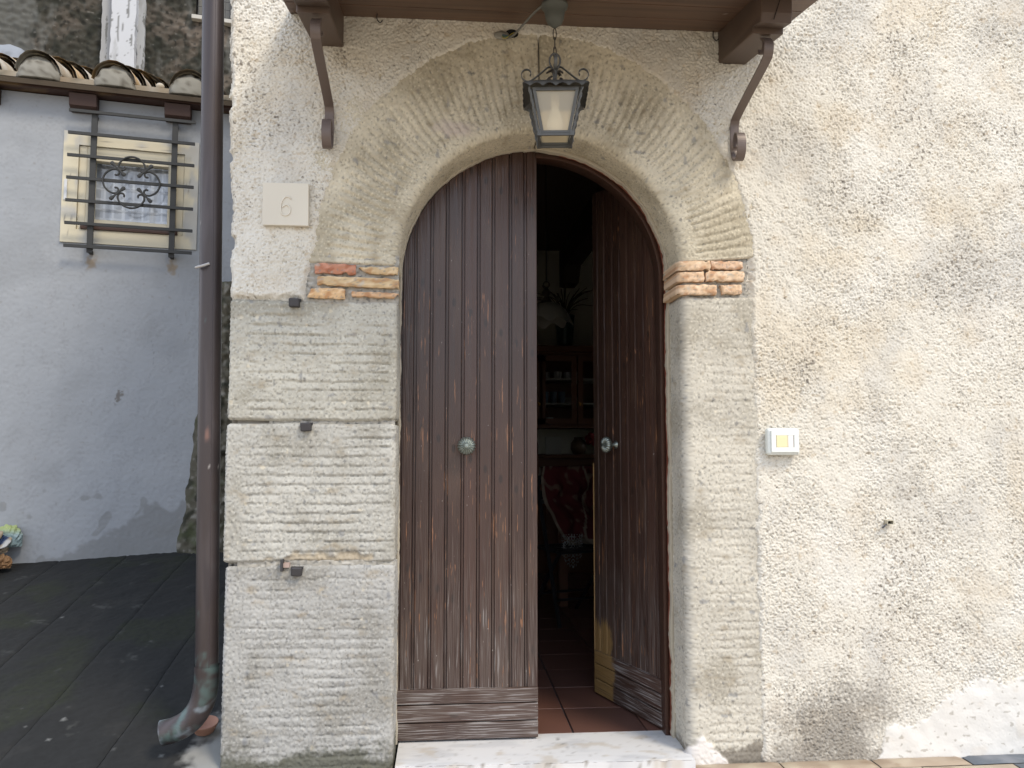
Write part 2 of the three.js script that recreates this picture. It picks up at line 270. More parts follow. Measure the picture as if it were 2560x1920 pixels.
{
  const H = Math.PI / 2;
  const leftProf = (xo) => sweepProfile([['l', xo, -0.25, xo, -0.012], ['a', xo + 0.012, -0.012, 0.012, Math.PI, H], ['l', xo + 0.012, 0, xL - 0.016, 0], ['a', xL - 0.016, -0.016, 0.016, H, 0], ['l', xL, -0.016, xL, -0.25]], 0.0045);
  const mossFoot = (s, y, c) => { const f = 0.085 - y + 0.10 * fbm(s * 9 + 2, y * 9, 4) + 0.025 * pn(s * 90, y * 90); mixc(c, [0.075, 0.075, 0.05], ss(0.0, 0.07, f) * 0.85); return 0; };
  const chip = (s, y, c) => { const q = ss(0.0, 0.018, 0.03 - Math.abs(y - 0.735) + 0.02 * pn(s * 25, y * 25) - 0.25 * Math.max(0, 0.28 - (s - 0.25)) - 0.3 * Math.max(0, (s - 0.25) - 0.46)); mixc(c, [0.42, 0.33, 0.21], q * 0.6); return -0.008 * q; };
  part(house, 'stone', pierBlock(leftProf(-1.128), 1.236, 1.684, [0.31, 0.84], 3.1, 1, [0.41, 0.395, 0.345], 0.0105), stoneM);
  part(house, 'stone', pierBlock(leftProf(-1.132), 0.722, 1.226, [0.30, 0.85], 8.7, 1, [0.395, 0.385, 0.35], 0.0095, chip), stoneM);
  part(house, 'stone', pierBlock(leftProf(-1.122), -0.10, 0.711, [0.31, 0.82], 15.3, -1, [0.35, 0.345, 0.328], 0.006, mossFoot), stoneM);
  // mortar in the bed joints
  const mortarC = (x, y, s) => { const c = [0.34, 0.32, 0.28]; mixc(c, [0.12, 0.12, 0.115], ss(0.15, 0.5, pn(x * 70 + s, y * 70)) * 0.8); mixc(c, [0.5, 0.48, 0.44], ss(0.2, 0.5, pn(x * 50 - s, y * 90)) * 0.6); return c; };
  const mortar = (xa, xb, ya, yb, z, s, A = 0.005) => sheet(Math.round((xb - xa) / 0.005), Math.max(4, Math.round((yb - ya) / 0.004)), (i, j, o) => { const n1 = Math.round((xb - xa) / 0.005), n2 = Math.max(4, Math.round((yb - ya) / 0.004)); o.x = lerp(xa, xb, i / n1); o.y = lerp(ya, yb, j / n2); o.z = z + A * (pn(o.x * 60 + s, o.y * 60) + 0.6 * pn(o.x * 25, o.y * 25 + s)); o.c = mortarC(o.x, o.y, s); });
  part(house, 'mortar', mortar(-0.98, -0.52, 1.222, 1.240, -0.013, 4), VC(1)); part(house, 'mortar', mortar(-1.08, -0.52, 0.705, 0.728, -0.009, 9), VC(1));
  part(house, 'mortar', mortar(-0.90, xL + 0.004, 1.672, 1.86, -0.007, 2), VC(1));
  // right pier, its inner edge rounded
  const rightProf = (off = 0) => sweepProfile([['l', xR, -0.25, xR, -0.035], ['a', xR + 0.035, -0.035, 0.035, Math.PI, H], ['l', xR + 0.035, -off, 0.875, -off]], 0.0045);
  const foot = (s, y, c, P) => {
    const f = 0.035 - y + 0.06 * fbm(s * 7, y * 7 + 3, 4) + 0.02 * pn(s * 90, y * 90); mixc(c, [0.14, 0.12, 0.095], ss(0.0, 0.03, f) * 0.8);
    const w = ss(0, 0.02, 0.075 - y - 0.9 * Math.abs(s - 0.285) + 0.02 * pn(s * 40, y * 40)); mixc(c, [0.74, 0.70, 0.66], w * 0.9); return 0.008 * w;
  };
  part(house, 'stone', pierBlock(rightProf(), -0.10, 1.722, [0.32, 0.52], 21.9, 1, [0.48, 0.45, 0.385], 0.0032, foot), stoneM);
  part(house, 'mortar', (() => { const pr = rightProf(0.008).map((p) => [p[0] - p[2] * 0.008, p[1] - p[3] * 0.008, p[2], p[3], p[4]]); return sheet(pr.length - 1, 38, (i, j, o) => { const P = pr[i], y = lerp(1.71, 1.885, j / 38), h = 0.004 * pn(P[4] * 60, y * 60); o.x = P[0] + P[2] * h; o.z = P[1] + P[3] * h; o.y = y; o.c = mortarC(P[4], y, 6); }); })(), VC(1));
  // arch: two tooled stones meeting at a crack near the crown
  const archStone = (t0, t1, seed) => {
    const nA = Math.round((t1 - t0) * 0.72 / 0.0045), prof = []; // (radius, z, nr, nz, s)
    const fr = sweepProfile([['l', AR, -0.25, AR, -0.03], ['a', AR + 0.03, -0.03, 0.03, Math.PI, H], ['l', AR + 0.03, 0, 0.95, 0]], 0.0045);
    for (const p of fr) prof.push(p);
    return sheet(prof.length - 1, nA, (i, j, o) => {
      const P = prof[i], t = lerp(t0, t1, j / nA), r = P[0], ed = Math.min(t - t0, t1 - t) * r, s = P[4];
      const u = r * Math.cos(t), v = r * Math.sin(t), fx = u * 1.0 + AC[0], fy = v + AC[1], arcS = t * 0.70;
      const mask = ss(0.605, 0.625, r + 0.02 * pn(t * 30, seed)) * ss(0.83, 0.80, r + 0.03 * pn(t * 30, seed + 2)) * (P[3] > 0.9 ? 1 : 0) * ss(0.004, 0.02, ed);
      let h = toolMarks(r, arcS, seed, -1, 0.0305, 0.0085, 1.2, 0.72) * mask + (P[3] > 0.9 ? rough(fx, fy, seed) : rough(P[1], arcS, seed)) - 0.010 * Math.pow(1 - ss(-0.002, 0.007, ed), 2);
      const c = P[3] > 0.5 ? stoneColour(fx, fy, [0.53, 0.48, 0.375], seed) : stoneColour(P[1], arcS, [0.53, 0.48, 0.375], seed);
      const pk = ss(0, 0.03, 0.06 - Math.hypot((fx + 0.30) * 0.65, (fy - 2.36) * 1.3) + 0.02 * pn(fx * 22, fy * 22)); // pinkish mortar repair
      if (P[3] > 0.5) { mixc(c, [0.50, 0.43, 0.39], pk * 0.7); h += 0.003 * pk; }
      const rr = r + P[2] * h; o.x = AC[0] + rr * Math.cos(t); o.y = AC[1] + rr * Math.sin(t) + (r > 0.7 ? (r - 0.7) * 0.28 * Math.sin(t) : 0); o.z = P[1] + P[3] * h; o.c = c;
    });
  };
  part(house, 'arch_stone', archStone(0.072, 1.578, 33.3), stoneM); part(house, 'arch_stone', archStone(1.583, Math.PI - 0.012, 41.7), stoneM);
}
// exposed bricks at the springing
{
  const brickM = VC(0.9);
  const brick = (q, zf, depth, base, seed, round = 0) => { // q: four corners, bottom left, bottom right, top right, top left
    const g = new THREE.BoxGeometry(1, 1, 1, 32, 9, 8);
    warp(g, (v) => {
      const a = v.x + 0.5, b = v.y + 0.5, ea = Math.min(a, 1 - a), eb = Math.min(b, 1 - b);
      let x = lerp(lerp(q[0][0], q[1][0], a), lerp(q[3][0], q[2][0], a), b), y = lerp(lerp(q[0][1], q[1][1], a), lerp(q[3][1], q[2][1], a), b), z = zf - depth * (0.5 - v.z);
      const wv = Math.abs(q[1][0] - q[0][0]);
      if (v.z > 0.4) z -= 0.004 * (1 - ss(0, 0.07, ea)) + 0.004 * (1 - ss(0, 0.2, eb));
      if (round && a * wv < round && v.z > 0) { const t = 1 - a * wv / round; z -= round * 0.75 * (1 - Math.sqrt(1 - t * t)); }
      y += 0.0034 * pn(x * 40 + seed, b * 3 + seed) - (b > 0.9 || b < 0.1 ? (b - 0.5) * 0.016 * ss(0.25, 0.6, pn(x * 26 + seed * 3, b * 9)) : 0); x += 0.003 * pn(y * 60, a * 2 + seed); z += 0.0036 * pn(x * 60 + seed, y * 60) + 0.0026 * pn(x * 140, y * 140 + seed); v.set(x, y, z);
    });
    return paint(g, (x, y) => { const c = base.slice(); mixc(c, [base[0] * 1.2, base[1] * 1.25, base[2] * 1.35], ss(-0.1, 0.5, pn(x * 35 + seed, y * 60))); mixc(c, [base[0] * 0.72, base[1] * 0.55, base[2] * 0.45], ss(0.05, 0.45, pn(x * 28 - seed, y * 48)) * 0.8); mixc(c, [0.2, 0.19, 0.18], ss(0.35, 0.6, pn(x * 120, y * 120 + seed)) * 0.6); mixc(c, [0.46, 0.43, 0.37], ss(0.18, 0.4, fbm(x * 24 + seed * 2, y * 40, 3)) * 0.65); return c; });
  };
  const tan = [0.56, 0.41, 0.235], red = [0.46, 0.21, 0.13], org = [0.55, 0.35, 0.20], T = 0.012;
  part(house, 'brick', brick([[-0.822, 1.787], [-0.672, 1.783], [-0.671, 1.820], [-0.823, 1.825]], T, 0.06, red, 1), brickM, 'red brick at the end of its course');
  part(house, 'brick', brick([[-0.628, 1.787], [-0.514, 1.784], [-0.514, 1.815], [-0.662, 1.811]], T, 0.06, tan, 5), brickM);
  part(house, 'brick', brick([[-0.812, 1.742], [-0.511, 1.731], [-0.511, 1.769], [-0.812, 1.775]], T + 0.002, 0.06, tan, 9), brickM);
  part(house, 'brick', brick([[-0.849, 1.694], [-0.710, 1.690], [-0.710, 1.730], [-0.830, 1.731]], T, 0.06, [0.62, 0.41, 0.22], 13), brickM);
  part(house, 'brick', brick([[-0.685, 1.700], [-0.530, 1.695], [-0.511, 1.715], [-0.685, 1.719]], T, 0.06, org, 17), brickM);
  part(house, 'brick', brick([[0.558, 1.821], [0.690, 1.823], [0.690, 1.862], [0.560, 1.858]], T, 0.21, [0.60, 0.43, 0.28], 21, 0.035), brickM);
  part(house, 'brick', brick([[0.694, 1.827], [0.820, 1.830], [0.818, 1.862], [0.694, 1.861]], T - 0.002, 0.06, [0.56, 0.38, 0.25], 25), brickM);
  part(house, 'brick', brick([[0.562, 1.777], [0.664, 1.779], [0.664, 1.818], [0.562, 1.814]], T - 0.002, 0.21, [0.60, 0.42, 0.27], 29, 0.03), brickM);
  part(house, 'brick', brick([[0.672, 1.780], [0.823, 1.783], [0.823, 1.822], [0.671, 1.820]], T, 0.06, [0.60, 0.43, 0.28], 33), brickM);
  part(house, 'brick', brick([[0.556, 1.726], [0.712, 1.728], [0.713, 1.767], [0.560, 1.764]], T + 0.002, 0.21, [0.60, 0.43, 0.28], 37, 0.04), brickM);
  part(house, 'brick', brick([[0.738, 1.731], [0.815, 1.733], [0.814, 1.769], [0.730, 1.768]], T - 0.003, 0.06, [0.61, 0.43, 0.28], 41), brickM);
}
// marble doorstep, chipped along its front edge
{
  const g = new THREE.BoxGeometry(1, 1, 1, 90, 3, 26);
  warp(g, (v) => {
    const x = lerp(-0.505, 0.585, v.x + 0.5), zf = lerp(0.022, 0.048, v.x + 0.5); let z = lerp(-0.26, zf, v.z + 0.5), y = v.y > 0 ? 0.0 : lerp(-0.034, 0, v.y + 0.5);
    if (v.z > 0.49) { const ch = ss(0.3, 0.5, pn(x * 16 + 4, 2.2)) * 0.012; if (v.y > 0) { y -= ch * 0.5; } z -= (v.y < 0 ? ch : ch * 0.4) + 0.0012 * pn(x * 60, y * 200); if (v.y > 0.4) y -= 0.002; }
    v.set(x, y + 0.0006 * pn(x * 6, z * 6), z);
  });
  paint(g, (x, y, z) => { const c = [0.66, 0.655, 0.65]; mixc(c, [0.56, 0.56, 0.565], ss(0, 0.3, fbm(x * 4, z * 16))); mixc(c, [0.50, 0.44, 0.36], ss(0.12, 0.3, fbm(x * 7 + 30, z * 12)) * 0.6); mixc(c, [0.24, 0.21, 0.17], ss(0.42, 0.56, pn(x * 40, z * 46 + y * 60) ) * (z > 0.015 ? 0.8 : 0.25)); mixc(c, [0.13, 0.12, 0.11], ss(0.0016, 0.0, Math.abs(x - 0.14 - (z + 0.1) * 0.28 - 0.015 * pn(z * 22, 4))) * 0.7); return c; });
  part(house, 'doorstep', g, VC(0.45), 'white marble doorstep with a chipped front edge');
}
// mortar seam and dark frame around the opening
{
  // path up the left jamb, over the arch and down the right one; from: where along it to begin (0..1)
  const path = (rad, from) => { const p = []; for (let i = 0; i <= 120; i++) p.push([AC[0] - rad, lerp(0.0, AC[1], i / 120)]); for (let i = 1; i < 120; i++) { const t = Math.PI * (1 - i / 120); p.push([AC[0] + rad * Math.cos(t), AC[1] + rad * Math.sin(t)]); } for (let i = 0; i <= 120; i++) p.push([AC[0] + rad, lerp(AC[1], 0.0, i / 120)]); return p.slice(Math.floor(p.length * from)); };
  const strip = (ra, rb, za, zb, wob, seed, from = 0) => { // closed rectangular section swept along the opening
    const A = path(ra, from), B = path(rb, from), n = A.length - 1;
    return sheet(4, n, (i, j, o) => { const k = i % 4, inner = k === 0 || k === 3, pt = inner ? A[j] : B[j], q = wob * (pn(j * 0.13 + seed, 1.7) + 0.5 * pn(j * 0.55, seed) + 0.3 * pn(j * 1.7, seed)) * (inner ? 1 : 0); const d = [pt[0] - AC[0], Math.max(0, pt[1] - AC[1])], l = Math.hypot(...d); o.x = pt[0] + d[0] / l * q; o.y = pt[1] + d[1] / l * q; o.z = k === 1 || k === 0 ? zb : za; });
  };
  part(house, 'mortar_seam', strip(AR - 0.003, AR + 0.014, -0.25, -0.190, 0.005, 3), M([0.50, 0.45, 0.36], 0.95));
  part(house, 'mortar_seam', strip(AR - 0.010, AR + 0.014, -0.25, -0.170, 0.008, 8, 0.5), M([0.47, 0.42, 0.33], 0.95));
  const fr = part(house, 'door_frame', strip(AR - 0.032, AR - 0.006, -0.275, -0.2, 0, 5, 0.5), M([0.055, 0.026, 0.018], 0.35));
  part(fr, 'worn_edge', strip(AR - 0.013, AR - 0.0055, -0.24, -0.196, 0.004, 9, 0.52), M([0.20, 0.06, 0.035], 0.6), 'reddish bare edge of the door frame');
}
// ------------------------------------------------------------------ door leaves
const plankX = [-0.5167, -0.4614, -0.397, -0.3348, -0.2702, -0.2078, -0.148, -0.0789, -0.0175, 0.0363];
function woodTextures(seed, ochre) {
  const W = 640, H = 1536, LX = 0.56, LY = 2.4, col = new Uint8Array(W * H * 4), rg = new Uint8Array(W * H * 4), bm = new Uint8Array(W * H * 4);
  const enc = (x) => Math.round(255 * Math.pow(clamp(x), 1 / 2.2));
  for (let j = 0; j < H; j++) for (let i = 0; i < W; i++) {
    const x = i / W * LX, y = j / H * LY, rail = y < 0.2; let pl = 0; while (pl < 8 && x - 0.5167 > plankX[pl + 1]) pl++;
    if (rail) pl = 20 + (y > 0.141 ? 2 : y > 0.073 ? 1 : 0);
    const a = rail ? y : x, b = rail ? x : y, so = seed + pl * 13.7;
    const warpA = a + 0.006 * pn(a * 20 + so, b * 2.2) + 0.002 * pn(b * 7, so);
    const gr = pn(warpA * 230 + so, b * 5 + so) * 0.6 + pn(warpA * 520, b * 9 + so) * 0.45, gr2 = pn(warpA * 90 + so, b * 1.7);
    const tone = 1 + 0.42 * pn(so * 1.37, 5.5) + 0.14 * gr2;
    const c = [0.046 * tone, 0.0215 * tone, 0.0150 * tone];
    mixc(c, [0.080, 0.045, 0.030], ss(0.0, 0.4, fbm(x * 7 + so, y * 2.3 + 4, 4) + 0.2 * gr) * 0.55);   // varnish worn thin
    const kx = rail ? 0.3 : 0, kn = Math.hypot((a - (rail ? 0.1 : (plankX[pl] + 0.5167 + 0.035 + 0.012 * pn(so, 3)))) / 0.010, (((b * 1.7 + so * 0.37 + kx) % 1) - 0.5) / 0.035);
    mixc(c, [0.018, 0.010, 0.008], ss(1.1, 0.5, kn + 0.2 * gr) * 0.8);                              // knots
    // weathered bare fibres: streaks that get denser towards the splash zone at the foot
    const wl = ochre ? 0.85 : 1, dens = (ss(1.15, 0.25, y) * 0.62 + ss(1.7, 0.9, y) * 0.14) * wl + 0.28 * fbm(x * 5 + so, y * 1.6, 3);
    const fib = ss(0.62, 0.95, gr * 0.75 + dens + 0.15);
    mixc(c, [0.098, 0.073, 0.061], fib * 0.65);
    const fib2 = ss(1.0, 1.25, gr * 0.95 + dens * 0.8 + (rail ? 0.36 : 0.16 * ss(0.8, 0.3, y)));
    mixc(c, [0.27, 0.245, 0.235], fib2 * 0.8);
    mixc(c, [0.014, 0.010, 0.009], ss(0.45, 0.8, -gr) * (0.35 + 0.4 * clamp(dens)));
    // long scratches down to orange wood
    const sc = pn(x * 150 + so * 3, y * 5.5) + 0.35 * pn(x * 420, y * 26) + 0.3 * pn(x * 9 + so, y * 2.1) - 0.14 * ss(1.2, 2.0, y);
    if (!rail) mixc(c, [0.27, 0.125, 0.06], ss(0.60, 0.72, sc) * 0.85);
    const wh = pn(x * 170 + 40 + so, y * 60) + 0.2 * pn(x * 400, y * 300); mixc(c, [0.5, 0.47, 0.44], ss(0.83, 0.9, wh) * 0.8);   // flecks of white paint
    if (ochre) {
      // varnish gone: bare yellow wood at the foot of the free edge
      const e = x - 0.375 + 0.05 * fbm(x * 14, y * 14 + 5, 3), lim = 0.33 + 0.12 * pn(pl * 3.3, 2) ;
      const q = ss(-0.01, 0.02, e - 0.03 * (rail ? 0 : 1)) * ss(lim + 0.03, lim - 0.02, y + 0.05 * pn(x * 60, y * 6));
      const oc = [0.30, 0.185, 0.065]; mixc(oc, [0.16, 0.095, 0.035], ss(0.1, 0.5, gr)); mixc(c, oc, q * 0.92);
    }
    const k = (j * W + i) * 4; col[k] = enc(c[0]); col[k + 1] = enc(c[1]); col[k + 2] = enc(c[2]); col[k + 3] = 255;
    const r = clamp(0.30 + 0.10 * gr2 + 0.32 * clamp(dens) + 0.25 * fib); rg[k] = rg[k + 1] = rg[k + 2] = Math.round(r * 255); rg[k + 3] = 255;
    const h = clamp(0.5 + 0.35 * gr * (0.35 + 0.9 * clamp(dens)) + 0.08 * gr2); bm[k] = bm[k + 1] = bm[k + 2] = Math.round(h * 255); bm[k + 3] = 255;
  }
  const T = (d, s) => { const t = new THREE.DataTexture(d, W, H); t.magFilter = THREE.LinearFilter; t.minFilter = THREE.LinearFilter; t.wrapS = t.wrapT = THREE.RepeatWrapping; if (s) t.colorSpace = THREE.SRGBColorSpace; t.needsUpdate = true; return t; };
  return new THREE.MeshStandardMaterial({ map: T(col, true), roughnessMap: T(rg), bumpMap: T(bm), bumpScale: 0.004, roughness: 1 });
}
const doorUV = (g, x0) => { const p = g.attributes.position, uv = new Float32Array(p.count * 2); for (let i = 0; i < p.count; i++) { uv[i * 2] = clamp((p.getX(i) - x0) / 0.56, 0.001, 0.999); uv[i * 2 + 1] = clamp(p.getY(i) / 2.4, 0.001, 0.999); } g.setAttribute('uv', new THREE.BufferAttribute(uv, 2)); return g; };
const knobGeo = (() => {
  const s = new THREE.SphereGeometry(1, 72, 48).rotateX(Math.PI / 2), R = 0.0365;
  warp(s, (v) => { const a = Math.atan2(v.y, v.x), rr = Math.hypot(v.x, v.y), gv = Math.pow(Math.abs(Math.cos(a * 9)), 5) * ss(0.12, 0.45, rr), fl = 1 - 0.10 * gv; v.set(v.x * R * fl, v.y * R * fl, v.z * R * 0.62 * (1 - 0.30 * gv)); });
  return s.translate(0, 0, 0.052);
})();
const stemGeo = lathe([[0.0001, 0], [0.018, 0], [0.018, 0.004], [0.009, 0.009], [0.008, 0.03], [0.013, 0.038], [0.0001, 0.04]], 20).rotateX(Math.PI / 2);
const knobM = new THREE.MeshStandardMaterial({ color: lin(0.24, 0.27, 0.245), roughness: 0.34, metalness: 0.75 });
function buildLeaf(label, mat) { // left leaf in house coordinates with the face at z = 0
  const leaf = part(house, 'door', null, null, label), top = (x) => AC[1] + Math.sqrt(Math.max(0, 0.541 * 0.541 - (x - AC[0]) ** 2));
  for (let k = 0; k < 9; k++) {
    const x0 = plankX[k], x1 = plankX[k + 1], pr = [[x0, -0.011], [x0 + 0.0025, -0.011], [x0 + 0.0035, -0.004], [x0 + 0.0085, -0.004], [x0 + 0.0095, -0.007], [x0 + 0.0115, -0.007], [x0 + 0.0135, 0], [x1 - 0.0025, 0], [x1 - 0.0008, -0.002], [x1, -0.011]], dz = 0.0015 * pn(k * 4.4, 7.1);
    const g = sheet(pr.length - 1, 2, (i, j, o) => { const x = pr[i][0]; o.x = x; o.z = pr[i][1] + dz; o.y = j === 0 ? 0.199 : j === 1 ? 1.7 : top(x); });
    const g2 = g.toNonIndexed(); g2.computeVertexNormals(); g2.deleteAttribute('color'); part(leaf, 'plank', doorUV(g2, -0.5167), mat);
  }
  for (const [y0, y1, dz] of [[0.008, 0.0705, 0.003], [0.0745, 0.139, 0.001], [0.143, 0.1985, 0.002]]) part(leaf, 'rail_board', doorUV(rbox(-0.5167, 0.0363, y0, y1, -0.02, 0.004 + dz, 0.004), -0.5167), mat);
  const s = new THREE.Shape([[-0.5155, 0.01], [0.035, 0.01], [0.035, top(0.03) - 0.001]].map((p) => new THREE.Vector2(...p)));
  for (let i = 1; i <= 40; i++) { const x = lerp(0.03, -0.51, i / 40); s.lineTo(x, top(x) - 0.001); } s.lineTo(-0.5155, AC[1]);
  part(leaf, 'backing_panel', doorUV(new THREE.ExtrudeGeometry(s, { depth: 0.032, bevelEnabled: false }).translate(0, 0, -0.0452), -0.5167), mat);
  return leaf;
}
const leftMat = woodTextures(3.7, false), rightMat = woodTextures(61.3, true);
{
  const l = buildLeaf('closed left door leaf of brown vertical planks with a fluted knob', leftMat); l.position.set(0, 0, -0.208);
  const k = part(l, 'knob', mergeGeometries([knobGeo.clone().toNonIndexed(), stemGeo.clone().toNonIndexed()]), knobM); k.position.set(-0.25, 1.143, -0.001);
}
{
  // right leaf: mirrored shape on a hinge, swung into the room
  const hinge = part(house, 'door', null, null, 'right door leaf swung inwards, bare yellow wood at its foot');
  hinge.position.set(0.556, 0, -0.236); hinge.rotation.y = -THREE.MathUtils.degToRad(70);
  const flip = (g) => { // x -> distance from the hinge measured towards the free edge (negative x when closed)
    const q = g.clone(); const p = q.attributes.position; for (let i = 0; i < p.count; i++) p.setX(i, -(p.getX(i) + 0.5167)); if (q.index) { const d = q.index.array; for (let i = 0; i < d.length; i += 3) { const t = d[i]; d[i] = d[i + 1]; d[i + 1] = t; } } else for (const a of Object.values(q.attributes)) { const n = a.itemSize, r = a.array; for (let i = 0; i < a.count; i += 3) for (let m = 0; m < n; m++) { const t = r[i * n + m]; r[i * n + m] = r[(i + 1) * n + m]; r[(i + 1) * n + m] = t; } }
    q.computeVertexNormals(); return q;
  };
  const tmp = buildLeaf('', rightMat); house.remove(tmp);
  for (const c of [...tmp.children]) part(hinge, c.name, flip(c.geometry), c.material);
  part(hinge, 'free_edge', doorUV(box(-0.5545, -0.5505, 0.01, 2.34, -0.0445, -0.002), -0.6), rightMat);
  part(hinge, 'bare_edge', rbox(-0.5585, -0.5555, 0.012, 1.06, -0.043, 0.002, 0.001), M([0.31, 0.19, 0.075], 0.8), 'unvarnished yellow lower edge of the leaf');
  const k = part(hinge, 'knob', mergeGeometries([knobGeo.clone().toNonIndexed(), stemGeo.clone().toNonIndexed()]), knobM); k.position.set(-0.355, 1.147, 0.0);
}

// ------------------------------------------------------------------ canopy on its beams and iron brackets
{
  const can = thing('door_canopy', 'brown painted board canopy on two beams and scrolled iron brackets above the door', 'canopy');
  const sl = 0.19, ang = Math.atan(sl), yAt = (z) => 2.786 - sl * z, r = rng(21);
  const woodC = (base, seed) => (x, y, z) => { const c = base.slice(); const g = pn(x * 3 + seed, z * 130 + y * 40); mixc(c, [base[0] * 1.35, base[1] * 1.3, base[2] * 1.25], ss(0, 0.6, g)); mixc(c, [base[0] * 0.7, base[1] * 0.7, base[2] * 0.7], ss(0.1, 0.6, pn(x * 1.5 - seed, z * 60 + y * 20))); mixc(c, [0.5, 0.48, 0.44], ss(0.80, 0.84, pn(x * 45 + seed, z * 45))); return c; };
  for (let k = 0; k < 6; k++) {
    const z0 = 0.0 + k * 0.135, g = new THREE.BoxGeometry(1.90, 0.024, 0.1315, 160, 1, 16); g.rotateX(ang); g.translate(0.02 + 0.004 * (r() - 0.5), yAt(z0 + 0.066) + 0.012, z0 + 0.066 + 0.002);
    part(can, 'board', paint(g, woodC([0.112, 0.066, 0.044], k * 9.1)), VC(0.5));
  }
  const prof = new THREE.Shape([[-0.02, 2.667], [0.355, 2.667 - 0.355 * sl], [0.357, 2.620], [0.425, 2.603], [0.432, 2.63], [0.432, yAt(0.432) - 0.002], [-0.02, yAt(-0.02) - 0.002]].map((p) => new THREE.Vector2(...p)));
  const beamGeo = new THREE.ExtrudeGeometry(prof, { depth: 0.1, bevelEnabled: true, bevelThickness: 0.006, bevelSize: 0.004, bevelSegments: 2, steps: 1 }).rotateY(-Math.PI / 2).translate(0.05, 0, 0);
  const bM = VC(0.55);
  const path = [...spiral(0.318, 2.588, 0.012, 0.034, -3.3, 1.35, 20).map((p) => [p[0] , p[1] - 0.026]), ...smooth2([[0.352, 2.575], [0.362, 2.555], [0.354, 2.525], [0.325, 2.507], [0.16, 2.462], [0.045, 2.428], [0.018, 2.41], [0.012, 2.37], [0.012, 2.30]], 50), ...spiral(0.053, 2.312, 0.072, 0.018, Math.PI + 0.25, 3 * Math.PI + 1.2, 44).map((p) => [0.012 + (p[0] + 0.019) * 0.62, p[1]])];
  const clean = path.filter((p, i) => i === 0 || Math.hypot(p[0] - path[i - 1][0], p[1] - path[i - 1][1]) > 0.003);
  const ironGeo = new THREE.ExtrudeGeometry(ribbonShape(clean, 0.006), { depth: 0.034, bevelEnabled: false }).rotateY(-Math.PI / 2).translate(0.017, 0, 0);
  const ironM = new THREE.MeshStandardMaterial({ color: lin(0.13, 0.098, 0.086), roughness: 0.42, metalness: 0.15 });
  for (const [x, dy, xb] of [[-0.786, 0.012, -0.777], [0.795, 0, 0.795]]) {
    const b = part(can, 'beam', paint(beamGeo.clone().translate(x, dy * 0.4, 0), woodC([0.085, 0.056, 0.041], x * 7)), bM);
    part(b, 'crack', bar([x - 0.012, 2.605, 0.4365], [x + 0.016, 2.69, 0.4365], 0.0022, 0.002), M([0.008, 0.006, 0.005], 1));
    const k = part(can, 'bracket', ironGeo, ironM); k.position.set(xb, 0, 0);
    part(k, 'fixing_plate', box(-0.016, 0.016, 2.34, 2.40, -0.012, 0.008), ironM);
  }
  const hook = (x, z) => part(can, 'hook', tube([[x, 2.79 - sl * z, z], [x, 2.755, z], [x + 0.012, 2.742, z], [x + 0.02, 2.752, z]], 0.0022, 16, 6), M([0.03, 0.03, 0.03], 0.5));
  hook(0.715, 0.02); hook(-0.60, 0.05);
}
